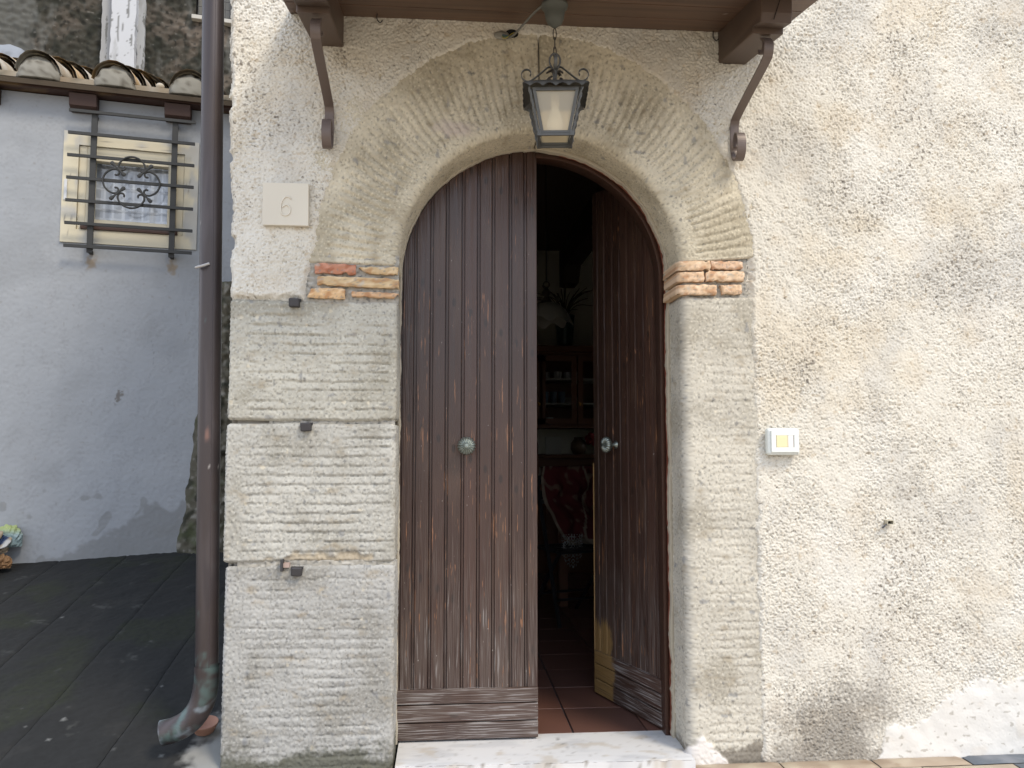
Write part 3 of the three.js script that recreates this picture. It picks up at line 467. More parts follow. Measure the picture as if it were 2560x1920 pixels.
// hanging lantern
{
  const L = thing('hanging_lantern', 'square iron lantern with four frosted panes hanging by a chain before the arch', 'lantern', undefined, [0.05, 0, 0.25]); L.rotation.y = -THREE.MathUtils.degToRad(6); 
  const iron = new THREE.MeshStandardMaterial({ color: lin(0.10, 0.102, 0.10), roughness: 0.55, metalness: 0.25 }), dark = new THREE.MeshStandardMaterial({ color: lin(0.07, 0.06, 0.052), roughness: 0.6, metalness: 0.3 });
  part(L, 'ceiling_rose', lathe([[0.0001, 2.734], [0.046, 2.731], [0.0485, 2.724], [0.047, 2.717], [0.039, 2.710], [0.036, 2.695], [0.033, 2.675], [0.027, 2.660], [0.015, 2.650], [0.007, 2.643], [0.0001, 2.640]]), M([0.085, 0.09, 0.078], 0.6));
  const chain = part(L, 'chain', null);
  for (let k = 0; k < 3; k++) { const y = 2.619 - k * 0.034, s = k % 2 ? 1 : 0, pts = []; for (let i = 0; i <= 24; i++) { const a = i / 24 * Math.PI * 2, q = 0.0055 * Math.cos(a); pts.push([s ? 0 : q, y + 0.0215 * Math.sin(a), s ? q : 0]); } part(chain, 'link', tube(pts, 0.0019, 32, 6), dark); }
  // crown: loop, four straps with scrolled ends
  part(L, 'loop', mergeGeometries([tube([[-0.004, 2.470, 0], [-0.009, 2.490, 0], [-0.019, 2.515, 0], [-0.014, 2.538, 0], [0, 2.547, 0], [0.014, 2.538, 0], [0.019, 2.515, 0], [0.009, 2.490, 0], [0.004, 2.470, 0]], 0.0036, 30, 6)]), iron);
  const strap = [...smooth2([[0.004, 2.440], [0.008, 2.482], [0.020, 2.497], [0.050, 2.474], [0.080, 2.450], [0.094, 2.444]], 30), ...spiral(0.098, 2.471, 0.0270, 0.010, -1.6, 3.7, 30)];
  const sg = new THREE.ExtrudeGeometry(ribbonShape(strap, 0.0026), { depth: 0.011, bevelEnabled: false }).translate(0, 0, -0.0055);
  const curl = new THREE.ExtrudeGeometry(ribbonShape([...smooth2([[0.003, 2.430], [0.004, 2.462], [0.014, 2.482], [0.030, 2.474]], 14).reverse(), ...spiral(0.019, 2.447, 0.017, 0.006, 3.0, 8.2, 22)], 0.0026), { depth: 0.011, bevelEnabled: false }).translate(0, 0, -0.0055);
  for (let k = 0; k < 4; k++) { const s = part(L, 'strap', k % 2 ? sg : sg, iron); s.rotation.y = k * Math.PI / 2; }
  for (const a of [Math.PI / 4, Math.PI * 5 / 4, 0, Math.PI]) { const s = part(L, 'scroll', curl, dark); s.rotation.y = a; }
  // roof of four sloping sheets with a scalloped hanging edge
  const roof = part(L, 'roof', null);
  const side = sheet(48, 7, (i, j, o) => { const u = i / 48 * 2 - 1, p = [[0.006, 2.448], [0.06, 2.422], [0.106, 2.396], [0.109, 2.394], [0.110, 2.390], [0.1105, 2.386], [0.111, 2.382], [0.1115, 2.377]][j], f = j > 3 ? (j - 3) / 4 : 0; const sc = Math.abs(Math.sin(u * Math.PI * 2.5 )); o.x = u * p[0]; o.y = p[1] + f * 0.010 * sc; o.z = p[0] + f * 0.004 * sc; });
  for (let k = 0; k < 4; k++) { const s = part(roof, 'roof_sheet', side, iron); s.rotation.y = k * Math.PI / 2; }
  // cage: tapered faces
  const a = 0.088, b = 0.056, y1 = 2.386, y0 = 2.232, a2 = a - 0.0105, b2 = b - 0.009, frostM = new THREE.MeshPhysicalMaterial({ color: lin(0.96, 0.88, 0.71), roughness: 0.32, transmission: 0.68, thickness: 0, ior: 1.45 });
  const paneShape = new THREE.BufferGeometry(); paneShape.setAttribute('position', new THREE.Float32BufferAttribute([-b2, y0 + 0.008, b - 0.004, b2, y0 + 0.008, b - 0.004, a2, y1 - 0.012, a - 0.006, -a2, y1 - 0.012, a - 0.006], 3)); paneShape.setIndex([0, 1, 2, 0, 2, 3]); paneShape.computeVertexNormals();
  const sash = mergeGeometries([bar([-b + 0.010, y0, b], [-a + 0.012, y1 - 0.004, a], 0.011, 0.006), bar([b - 0.010, y0, b], [a - 0.012, y1 - 0.004, a], 0.011, 0.006), bar([-b + 0.006, y0 + 0.004, b + 0.0008], [b - 0.006, y0 + 0.004, b + 0.0008], 0.009, 0.006), bar([-a + 0.008, y1 - 0.009, a - 0.0012], [a - 0.008, y1 - 0.009, a - 0.0012], 0.012, 0.006)]);
  for (let k = 0; k < 4; k++) {
    const p = part(L, 'pane', paneShape, frostM); p.rotation.y = k * Math.PI / 2; part(p, 'sash', sash, iron);
    const tw = []; for (let i = 0; i <= 60; i++) { const t = i / 60, q = lerp(a + 0.003, b + 0.003, t); tw.push([q, lerp(y1 - 0.004, y0 - 0.004, t), q]); }
    const c = part(L, 'corner_bar', warp(tube(tw, 0.0048, 60, 10), (v) => { const t = (v.y - y0) / (y1 - y0), cx = lerp(b, a, t) + 0.003, an = Math.atan2(v.z - cx, v.x - cx) + t * 16; const m = 1 + 0.28 * Math.cos(an * 2); v.x = cx + (v.x - cx) * m; v.z = cx + (v.z - cx) * m; }), iron); c.rotation.y = k * Math.PI / 2;
    part(c, 'corner_foot', box(b - 0.006, b + 0.008, 2.221, 2.242, b - 0.006, b + 0.008), iron);
  }
  part(L, 'base_ring', mergeGeometries([0, 1, 2, 3].map((k) => box(-b - 0.006, b + 0.006, 2.222, 2.230, b - 0.001, b + 0.0055).rotateY(k * Math.PI / 2))), iron);
  part(L, 'socket', lathe([[0.0001, 2.40], [0.016, 2.398], [0.016, 2.352], [0.013, 2.35], [0.0001, 2.35]], 20), M([0.5, 0.49, 0.46], 0.5));
  part(L, 'bulb', lathe([[0.0001, 2.252], [0.016, 2.255], [0.027, 2.268], [0.031, 2.285], [0.027, 2.305], [0.017, 2.328], [0.013, 2.352], [0.0001, 2.353]], 24), M([0.8, 0.79, 0.76], 0.25));
}
// cable from the lantern's rose to the hole in the wall
solo('lantern_cable', 'grey electric cable running from the lantern rose to a hole in the render', 'cable', tube([[0.005, 2.722, 0.25], [-0.02, 2.722, 0.2], [-0.055, 2.715, 0.12], [-0.085, 2.712, 0.05], [-0.105, 2.722, 0.012]], 0.0042, 30, 8), M([0.16, 0.16, 0.145], 0.5));
{
  const j = thing('cable_hole', 'ragged hole in the render with loose coloured wires above the arch', 'wiring');
  part(j, 'hole', new THREE.CircleGeometry(0.022, 16).scale(1.15, 0.8, 1).translate(-0.085, 2.737, 0.0195), M([0.012, 0.012, 0.012], 1));
  part(j, 'clip', warp(new THREE.SphereGeometry(0.018, 16, 12), (v) => { v.multiplyScalar(1 + 0.25 * pn(v.x * 90, v.y * 90)); v.x = v.x * 1.5 - 0.125; v.y += 2.728; v.z = v.z * 0.6 + 0.02; }), M([0.23, 0.22, 0.19], 0.35));
  for (const [c, q] of [[[0.05, 0.12, 0.05], 0], [[0.35, 0.28, 0.05], 0.008], [[0.04, 0.10, 0.16], -0.006]]) part(j, 'wire', tube([[-0.07 + q, 2.745, 0.018], [-0.085, 2.722 + q, 0.034], [-0.115, 2.716 - q, 0.034], [-0.13, 2.73, 0.022]], 0.0017, 20, 6), M(c, 0.5));
}
// ------------------------------------------------------------------ small things on the front
{
  const p = thing('house_number', 'square cream marble plaque with the raised number 6 on the render', 'plaque');
  const w = new THREE.PlaneGeometry(1, 1), g = warp(rbox(-1.014, -0.846, 1.959, 2.121, 0.006, 0.026, 0.0025), (v) => { v.x += (v.y - 2.04) * -0.012; });
  part(p, 'tablet', paint(g, (x, y) => { const c = [0.64, 0.595, 0.50]; mixc(c, [0.57, 0.525, 0.44], ss(0, 0.3, fbm(x * 14, y * 14))); return c; }), VC(0.5)); w.dispose();
  const six = smooth2([[0.019, 0.024], [0.010, 0.031], [-0.003, 0.028], [-0.014, 0.012], [-0.0165, -0.008], [-0.012, -0.026], [0.0, -0.031], [0.012, -0.026], [0.017, -0.012], [0.012, 0.0], [0.0, 0.004], [-0.011, -0.004]], 60).map((q) => [q[0] * 1.05 - 0.930, q[1] * 1.15 + 2.032, 0.0265]);
  part(p, 'numeral', tube(six, 0.0034, 80, 8).scale(1, 1, 1), M([0.64, 0.59, 0.50], 0.5));
}
{
  const s = thing('light_switch', 'white surface-mounted weatherproof switch box on the render right of the door', 'switch');
  const g = rbox(0.889, 1.017, 1.108, 1.211, 0.006, 0.040, 0.012, 4); part(s, 'housing', g, M([0.66, 0.69, 0.66], 0.4));
  const fr = (x0, x1, y0, y1, m) => { const o = new THREE.Shape([[x0, y0], [x1, y0], [x1, y1], [x0, y1]].map((p) => new THREE.Vector2(...p))); o.holes.push(new THREE.Path([[x0 + m, y0 + m], [x0 + m, y1 - m], [x1 - m, y1 - m], [x1 - m, y0 + m]].map((p) => new THREE.Vector2(...p)))); return o; };
  part(s, 'cover', new THREE.ExtrudeGeometry(fr(0.9025, 1.008, 1.1205, 1.2005, 0.016), { depth: 0.004, bevelEnabled: true, bevelThickness: 0.0015, bevelSize: 0.0015, bevelSegments: 2 }).translate(0, 0, 0.0412), M([0.70, 0.73, 0.70], 0.35));
  part(s, 'recess', box(0.916, 0.994, 1.134, 1.187, 0.0396, 0.0410), M([0.12, 0.10, 0.08], 0.7));
  part(s, 'rocker', rbox(0.921, 0.965, 1.138, 1.183, 0.040, 0.047, 0.002), M([0.74, 0.66, 0.40], 0.4)); part(s, 'rocker', rbox(0.966, 0.988, 1.138, 1.183, 0.040, 0.0465, 0.002), M([0.78, 0.74, 0.70], 0.4));
}
{
  const s = thing('conduit_end', 'small metal tube end with a bit of black cable sticking out of the render', 'conduit');
  const q = (x0, x1, y0, y1) => box(x0, x1, y0, y1, -0.01, 0.030); const m = M([0.5, 0.46, 0.36], 0.5, { metalness: 0.3 });
  part(s, 'tube', mergeGeometries([q(1.358, 1.384, 0.8565, 0.8585), q(1.358, 1.384, 0.8425, 0.8445), q(1.358, 1.3602, 0.8445, 0.8565), q(1.3818, 1.384, 0.8445, 0.8565)]), m);
  part(s, 'bore', box(1.36, 1.382, 0.8442, 0.8568, 0.0, 0.006), M([0.006, 0.006, 0.006], 1));
  part(s, 'cable', tube([[1.36, 0.842, 0.020], [1.350, 0.838, 0.026], [1.341, 0.829, 0.022]], 0.0035, 10, 8), M([0.08, 0.08, 0.09], 0.6));
}
{
  const iron = new THREE.MeshStandardMaterial({ color: lin(0.055, 0.052, 0.055), roughness: 0.55, metalness: 0.4 });
  const where = ['under the bottom edge of the cream render', 'in the joint between the two upper pier stones', 'in the joint above the lowest pier stone'];
  [[-0.893, 1.672, 0.0], [-0.842, 1.213, 0.06], [-0.865, 0.691, -0.05]].forEach(([x, y, t], i) => {
    const h = thing('iron_cramp', `short dark iron cramp ${where[i]}`, 'cramp', 'iron cramps in the pier', [x, y, 0]);
    part(h, 'head', warp(rbox(-0.019, 0.019, -0.016, 0.016, -0.03, 0.030, 0.005, 3), (v) => { v.z -= v.x * v.x * 12 + (v.y < 0 ? 0.003 : 0); v.applyAxisAngle(V(0, 0, 1), t); }), iron);
    part(h, 'shank', box(-0.022, 0.022, 0.008, 0.016, -0.03, 0.008), iron);
  });
  const b = thing('iron_bolt', 'grey flat iron bolt head in the joint beside a cramp', 'bolt', undefined, [-0.912, 0.713, 0]);
  part(b, 'shank', box(-0.004, 0.020, -0.008, 0.008, -0.02, 0.012), M([0.4, 0.3, 0.26], 0.8)); part(b, 'head', rbox(-0.010, -0.001, -0.020, 0.022, -0.01, 0.024, 0.002), iron);
}
// ------------------------------------------------------------------ rainwater pipe and bowl
{
  const d = thing('downpipe', 'dark brown copper rainwater pipe with a green-stained shoe at the house corner', 'downpipe');
  const cTop = [-1.243, -0.075], cBot = [-1.196, -0.075], R = 0.0405, yT = 4.4, yB = 0.31;
  const pipeC = (x, y, z) => {
    const c = [0.048, 0.037, 0.036], n = pn(x * 26 + z * 26, y * 2.2); mixc(c, [0.070, 0.058, 0.060], ss(0, 0.5, n) * 0.7); mixc(c, [0.034, 0.027, 0.030], ss(0.1, 0.5, pn(x * 50 + z * 40 + 9, y * 4)) * 0.6);
    mixc(c, [0.45, 0.42, 0.4], ss(0.78, 0.84, pn(x * 160 + z * 160, y * 22)) * 0.7);
    mixc(c, [0.22, 0.12, 0.095], ss(0.4, 1.0, 1.15 - Math.hypot((x + 1.208 - 0.0) / 0.017, (y - 1.185) / 0.045) + 0.2 * pn(x * 200, y * 90)) * 0.8); // spot rubbed down to bright copper
    const v = ss(0.1, 0.5, fbm(x * 22 + z * 14, y * 14 + 8, 3) + (y < 0.40 ? 0.16 : -0.3) + 0.18 * ss(0.36, 0.30, Math.abs(y - 0.33) + 0.30)); mixc(c, [0.085, 0.135, 0.13], v * 0.75);
    mixc(c, [0.20, 0.235, 0.265], ss(0.15, 0.45, fbm(x * 18 - 5, y * 18 + z * 12, 3) + (y < 0.25 ? 0.12 : -0.5)) * 0.8); return c;
  };
  const len = yT - yB, pg = new THREE.CylinderGeometry(R, R, len, 40, 340, true).translate(0, (yT + yB) / 2, 0);
  const mat = VC(0.38, { metalness: 0.25 });
  const shift = (v) => { const t = (v.y - 0.31) / 2.6; v.x += lerp(cBot[0], cTop[0], t); v.z += cBot[1]; };
  warp(pg, shift); part(d, 'pipe', paint(pg, pipeC), mat);
  part(d, 'seam', rod([cBot[0] + 0.018, yB, cBot[1] + R * 0.885], [lerp(cBot[0], cTop[0], (yT - 0.31) / 2.6) + 0.018, yT, cBot[1] + R * 0.885], 0.0016, 6), M([0.045, 0.033, 0.036], 0.4));
  const path = new THREE.CatmullRomCurve3([V(-1.196, 0.345, -0.075), V(-1.197, 0.275, -0.075), V(-1.212, 0.205, -0.073), V(-1.250, 0.150, -0.070), V(-1.300, 0.122, -0.066), V(-1.345, 0.112, -0.062)]);
  const sg = new THREE.TubeGeometry(path, 60, 0.0440, 36); part(d, 'shoe', paint(sg, pipeC), VC(0.42, { metalness: 0.25, side: THREE.DoubleSide }), 'curved copper shoe stained blue green');
  part(d, 'clip', tube([[-1.268, 1.812, -0.05], [-1.262, 1.808, -0.030], [-1.238, 1.812, -0.020], [-1.214, 1.822, -0.025]], 0.005, 16, 8), M([0.40, 0.38, 0.36], 0.6));
}
solo('terracotta_bowl', 'small terracotta bowl on the ground under the pipe shoe', 'bowl', lathe([[0.0001, 0.004], [0.026, 0.004], [0.028, 0], [0.034, 0.004], [0.050, 0.034], [0.052, 0.040], [0.0495, 0.041], [0.046, 0.034], [0.032, 0.011], [0.0001, 0.009]], 40).rotateX(0.2).translate(-1.243, 0.052, -0.235), M([0.36, 0.19, 0.13], 0.8));

// ------------------------------------------------------------------ low house on the left
{
  const lh = thing('low_house', 'low grey plastered house with a barred window and a mossy tiled eave', 'house', undefined, [-2.483, 0, -2.158]);
  lh.rotation.y = THREE.MathUtils.degToRad(11.3);
  const stain = [[-0.6, 0.40], [-0.30, 0.44], [-0.2, 0.50], [0, 0.57], [0.10, 0.60], [0.18, 0.64], [0.28, 0.74], [0.34, 0.80], [0.40, 0.76], [0.46, 0.72], [0.5, 0.76], [0.7, 0.8]];
  const nu = 340, nv = 460, wx0 = -1.7, wx1 = 0.78, wy0 = 0.1, wy1 = 3.335;
  const wall = sheet(nu, nv, (i, j, o) => {
    const x = lerp(wx0, wx1, i / nu), y = lerp(wy0, wy1, j / nv); o.x = x; o.y = y; o.z = 0.004 * pn(x * 2, y * 2) + 0.0015 * pn(x * 9, y * 9) + 0.0010 * pn(x * 40, y * 40) + 0.0007 * pn(x * 62, y * 62);
    if (x > -0.19 && x < 0.48 && y > 2.46 && y < 3.055) o.keep = false;
    const c = [0.298, 0.316, 0.342]; mixc(c, [0.268, 0.284, 0.306], ss(0, 0.4, fbm(x * 1.6, y * 1.6 + 4))); mixc(c, [0.318, 0.335, 0.36], ss(0.05, 0.3, fbm(x * 2.3 + 9, y * 2.3)) * 0.6);
    const d = polyY(stain, x) - y + 0.10 * fbm(x * 9, y * 9 + 2, 4); mixc(c, [0.19, 0.196, 0.20], ss(-0.012, 0.02, d) * 0.75);
    mixc(c, [0.21, 0.217, 0.222], ss(0.56, 0.62, pn(x * 9 + 31, y * 9) + 0.5 * ss(1.1, 0.6, y) - 0.25) * 0.7 * ss(1.0, 0.8, y));
    for (const bx of [-0.072, 0.398]) { const q = 1 - Math.hypot((x - bx) / 0.05, (y - 2.285) / 0.07) + 0.4 * pn(x * 40, y * 40); mixc(c, [0.22, 0.16, 0.09], ss(0.1, 0.8, q) * 0.75); } // rust run-off under the grille
    const gash = 1 - Math.hypot((x - 0.115 + (y - 1.45) * -0.25) / 0.022, (y - 1.45) / 0.05) + 0.8 * pn(x * 60, y * 60); mixc(c, [0.13, 0.12, 0.11], ss(0.1, 0.4, gash) * 0.85);
    mixc(c, [0.25, 0.25, 0.25], ss(0.66, 0.72, pn(x * 40 + 2, y * 40)) * 0.7); mixc(c, [0.22, 0.225, 0.235], ss(0.1, 0.6, pn(x * 58, y * 58) * 0.7 + fbm(x * 12 + 7, y * 5, 3)) * 0.3); mixc(c, [0.15, 0.15, 0.15], ss(0.0035, 0.0, Math.abs(x - 0.30 + 0.10 * fbm(y * 3, 1.5, 4) + 0.02 * pn(y * 22, 4))) * ss(0.3, 0.0, Math.abs(y - 1.75)) * 0.5); o.c = c;
  });
  part(lh, 'wall', wall, VC(0.9));
  part(lh, 'wall_core', mergeGeometries([box(-1.7, -0.12, 0.1, 3.30, -0.3, -0.02), box(0.455, 0.8, 0.1, 3.30, -0.3, -0.02), box(-0.12, 0.455, 0.1, 2.45, -0.3, -0.02), box(-0.12, 0.455, 3.015, 3.30, -0.3, -0.02), box(-0.12, 0.455, 2.45, 3.015, -0.32, -0.3)]), M([0.3, 0.29, 0.27], 0.95));
  // window
  const cream = M([0.56, 0.51, 0.385], 0.55), win = part(lh, 'window', null, null, 'small window in a yellow cream frame');
  const ring = (x0, x1, y0, y1, m, z0, z1, r = 0.003) => mergeGeometries([rbox(x0, x0 + m, y0, y1, z0, z1, r), rbox(x1 - m, x1, y0, y1, z0, z1, r), rbox(x0 + m, x1 - m, y1 - m, y1, z0, z1 - 0.001, r), rbox(x0 + m, x1 - m, y0, y0 + m, z0, z1 - 0.001, r)]);
  const surC = (x, y) => { const c = [0.57, 0.525, 0.405]; mixc(c, [0.42, 0.415, 0.39], ss(0.08, 0.3, fbm(x * 6 + 3, y * 6) + 0.35 * ss(0.40, 0.54, x))); mixc(c, [0.25, 0.23, 0.2], ss(0.6, 0.68, pn(x * 50, y * 50))); return c; };
  part(win, 'surround', paint(mergeGeometries([[-0.252, -0.165, 2.405, 3.115], [0.455, 0.540, 2.405, 3.115], [-0.165, 0.455, 3.03, 3.115], [-0.165, 0.455, 2.405, 2.49]].map((q) => new THREE.BoxGeometry(q[1] - q[0], q[3] - q[2], 0.03, 12, 24, 1).translate((q[0] + q[1]) / 2, (q[2] + q[3]) / 2, -0.003))), surC), VC(0.8));
  part(win, 'frame', ring(-0.163, 0.453, 2.492, 3.028, 0.045, -0.06, 0.0), cream);
  part(win, 'sash', ring(-0.115, 0.405, 2.515, 2.98, 0.045, -0.045, 0.012), cream);
  part(win, 'sill_strip', rbox(-0.14, 0.425, 2.492, 2.532, 0.0, 0.022, 0.003), M([0.06, 0.03, 0.02], 0.4), 'dark brown strip along the window foot');
  part(win, 'pane', new THREE.PlaneGeometry(0.44, 0.385).translate(0.145, 2.748, -0.02), new THREE.MeshPhysicalMaterial({ color: lin(0.95, 0.97, 1), roughness: 0.03, transmission: 1, thickness: 0, ior: 1.7 }));
  part(win, 'curtain', sheet(90, 60, (i, j, o) => { const x = lerp(-0.11, 0.44, i / 90), y = lerp(2.5, 3.0, j / 60); o.x = x; o.y = y; o.z = -0.075 + 0.012 * Math.sin(x * 60 + pn(x * 8, y * 2) * 2); const q = (Math.abs(Math.sin(x * 55)) > 0.93 || Math.abs(Math.sin(y * 48)) > 0.95) ? 1 : 0, c = [0.42, 0.45, 0.5]; mixc(c, [0.6, 0.63, 0.68], q); o.c = c; }), VC(0.95));
  // grille
  const gr = part(lh, 'window_grille', null, null, 'dark iron grille with a scrolled centre'), iron = new THREE.MeshStandardMaterial({ color: lin(0.030, 0.031, 0.031), roughness: 0.7, metalness: 0 });
  for (let k = 0; k < 7; k++) { const y = 2.368 + k * 0.1427; part(gr, 'bar', bar([-0.214, y, 0.075], [0.521, y, 0.075], 0.018, 0.014), iron); }
  for (const x of [-0.072, 0.398]) { part(gr, 'upright', box(x - 0.017, x + 0.017, 2.335, 3.222, 0.050, 0.064), iron); part(gr, 'stay', box(x - 0.01, x + 0.01, 2.335, 2.355, -0.01, 0.0495), iron); part(gr, 'stay', box(x - 0.01, x + 0.01, 3.198, 3.218, -0.01, 0.0495), iron); }
  const C = [0.158, 2.79], flat = (pts, r) => tube(pts.map((p) => [p[0], p[1], 0.092]), r, 70, 6);
  for (let q = 0; q < 4; q++) {
    const rot = (p) => { const a = q * Math.PI / 2, c = Math.cos(a), s = Math.sin(a); return [C[0] + p[0] * c - p[1] * s, C[1] + p[0] * s + p[1] * c]; };
    const half = [...spiral(0.052, 0.092, 0.010, 0.026, -3.6, 0.4, 16), ...spiral(0, 0.085, 0.079, 0.079, 0.12, Math.PI / 2, 14)];
    const pts = [...half, ...half.slice(0, -1).reverse().map((p) => [-p[0], p[1]])];
    part(gr, 'scroll', flat(pts.map(rot), 0.0065), iron);
    const d = part(gr, 'leaf_bar', lathe([[0.0001, -0.062], [0.012, -0.056], [0.013, -0.045], [0.006, -0.02], [0.006, 0.02], [0.013, 0.045], [0.012, 0.056], [0.0001, 0.062]], 10).scale(1, 1, 0.5), iron); const m = rot([0.078, 0.078]); d.position.set(m[0], m[1], 0.098); d.rotation.z = q * Math.PI / 2 - Math.PI / 4;
  }
  part(lh, 'white_latch', box(-0.238, -0.222, 2.67, 2.80, 0.012, 0.02), M([0.55, 0.56, 0.58], 0.3));
  // eave: rafters, board, roof tiles laid in the roman way (flat pans, round covers)
  const brown = M([0.045, 0.022, 0.017], 0.7), pitch = Math.tan(THREE.MathUtils.degToRad(21));
  for (const t of [-1.77, -1.22, -0.67, -0.12, 0.43]) {
    const s = new THREE.Shape([[-0.25, 3.21], [0.095, 3.21], [0.135, 3.235], [0.15, 3.30], [-0.25, 3.30]].map((p) => new THREE.Vector2(...p)));
    part(lh, 'rafter', new THREE.ExtrudeGeometry(s, { depth: 0.15, bevelEnabled: true, bevelSize: 0.004, bevelThickness: 0.004, bevelSegments: 1 }).rotateY(-Math.PI / 2).translate(t + 0.055, 0.03, -0.07), brown);
  }
  const sheathC = (x, y, z) => { const c = [0.05, 0.024, 0.018]; mixc(c, [0.14, 0.09, 0.045], ss(0.2, 0.5, pn(x * 6, z * 30 + 4))); return c; };
  part(lh, 'eave_board', paint(new THREE.BoxGeometry(2.6, 0.03, 0.42, 60, 1, 8).translate(-0.42, 3.357, -0.125), sheathC), VC(0.7));
  const roof = part(lh, 'roof', null), r = rng(77); roof.position.set(-0.015, 0.03, -0.07);
  part(roof, 'roof_deck', (() => { const g = new THREE.BoxGeometry(2.7, 0.03, 2.3, 1, 1, 1).translate(0, 0, -1.1); g.rotateX(Math.atan(pitch)); return g.translate(-0.42, 3.345, 0.15); })(), M([0.09, 0.07, 0.05], 1));
  const tileC = (seed, ochre) => (x, y, z) => { const c = ochre ? [0.44, 0.30, 0.14] : [0.36, 0.30, 0.22]; mixc(c, [0.46, 0.43, 0.37], ss(-0.1, 0.25, fbm(x * 7 + seed, z * 7))); mixc(c, [0.29, 0.15, 0.08], ss(0.1, 0.4, fbm(x * 9 - seed, z * 9 + 3)) * (ochre ? 0.9 : 0.5)); mixc(c, [0.08, 0.08, 0.065], ss(0.1, 0.45, fbm(x * 22 + seed, z * 22 + y * 20, 3)) * 0.7); return c; };
  const cover = (seed, ochre) => { // tapered half-round tile with thickness
    const L = 0.44, g = sheet(18, 6, (i, j, o) => { const inner = i > 9 ? 1 : 0, u = inner ? (18 - i) / 8 : i / 9, t = j / 6, R = lerp(0.128, 0.10, t) - inner * 0.018, a = Math.PI * (0.03 + 0.94 * clamp(u)); o.x = -R * Math.cos(a); o.y = R * 1.05 * Math.sin(a) + 0.004 * pn(u * 4 + seed, t * 4); o.z = -t * L + 0.008 * pn(u * 5, seed) * (1 - t); });
    return paint(g, tileC(seed, ochre));
  };
  const pan = (seed) => paint(mergeGeometries([new THREE.BoxGeometry(0.40, 0.03, 0.44, 8, 1, 8).translate(0, 0, -0.22), new THREE.BoxGeometry(0.02, 0.035, 0.44, 1, 1, 6).translate(-0.19, 0.017, -0.22), new THREE.BoxGeometry(0.02, 0.035, 0.44, 1, 1, 6).translate(0.19, 0.017, -0.22)]), tileC(seed, false));
  const covers = [0, 1, 2, 3].map((k) => cover(k * 7.7 + 2, k % 2 === 0)), pans = [0, 1, 2].map((k) => pan(k * 5.1)), tM = VC(0.95, { side: THREE.DoubleSide });
  for (let row = 0; row < 5; row++) for (let k = -3; k < 4; k++) {
    const t = -0.37 + 0.431 * k, z = 0.175 - row * 0.37, y = 3.368 + (row * 0.37) * pitch;
    if (t > 0.8 || t < -1.75) continue;
    if (row < 4) { const p = part(roof, 'tile', pans[(k + 3 + row) % 3], tM); p.position.set(t + 0.2155, y + 0.004, z); p.rotation.x = Math.atan(pitch) - 0.03; }
    const c = part(roof, 'tile', covers[(k + 3 + row * 3) % 4], tM); c.position.set(t + (r() - 0.5) * 0.02, y + 0.018 + (r() - 0.5) * 0.01, z + 0.012); c.rotation.set(Math.atan(pitch) - 0.055, (r() - 0.5) * 0.1, (r() - 0.5) * 0.06);
    if (row === 0) part(roof, 'mortar_plug', paint(warp(new THREE.SphereGeometry(0.121, 28, 20), (v) => { v.multiplyScalar(1 + 0.12 * pn(v.x * 24 + k * 3, v.y * 24) + 0.05 * pn(v.x * 70, v.y * 70)); v.y = Math.max(-0.025, v.y * 1.0); v.z *= 0.42; v.x += t; v.y += y + 0.010; v.z += z - 0.008; }), (x, yy) => mixc([0.24, 0.23, 0.20], [0.12, 0.11, 0.09], ss(0.1, 0.5, pn(x * 30, yy * 30)))), VC(1));
  }
  part(roof, 'pebble', warp(new THREE.SphereGeometry(0.026, 14, 10), (v) => { v.y *= 0.8; v.x += 0.315; v.y += 3.415; v.z += 0.13; }), M([0.45, 0.40, 0.32], 0.9));
  // crumbling stonework at the end of the wall
  const rk = sheet(40, 150, (i, j, o) => { const u = i / 40, y = lerp(0.25, 2.2, j / 150), w = lerp(0.20, -0.02, Math.pow(j / 150, 0.6)) + 0.05 * fbm(y * 5, 2.2, 4); const x = 0.615 - w + u * (w + 0.35), bulge = Math.sin(Math.min(1, u * 2.5) * Math.PI / 2); o.x = x; o.y = y; o.z = 0.012 + bulge * (0.05 + 0.035 * fbm(x * 9, y * 9, 4) + 0.02 * pn(x * 32, y * 32)) - (u === 0 ? 0.02 : 0); const c = [0.085, 0.078, 0.058]; mixc(c, [0.19, 0.18, 0.155], ss(0.15, 0.45, pn(x * 28, y * 28))); mixc(c, [0.03, 0.03, 0.02], ss(0.1, 0.5, pn(x * 16 + 5, y * 16))); mixc(c, [0.05, 0.06, 0.025], ss(0.05, 0.4, fbm(x * 6, y * 6 + 8)) * 0.7); o.c = c; });
  part(lh, 'rubble_end', rk, VC(1), 'crumbling mossy stonework at the end of the wall');
}
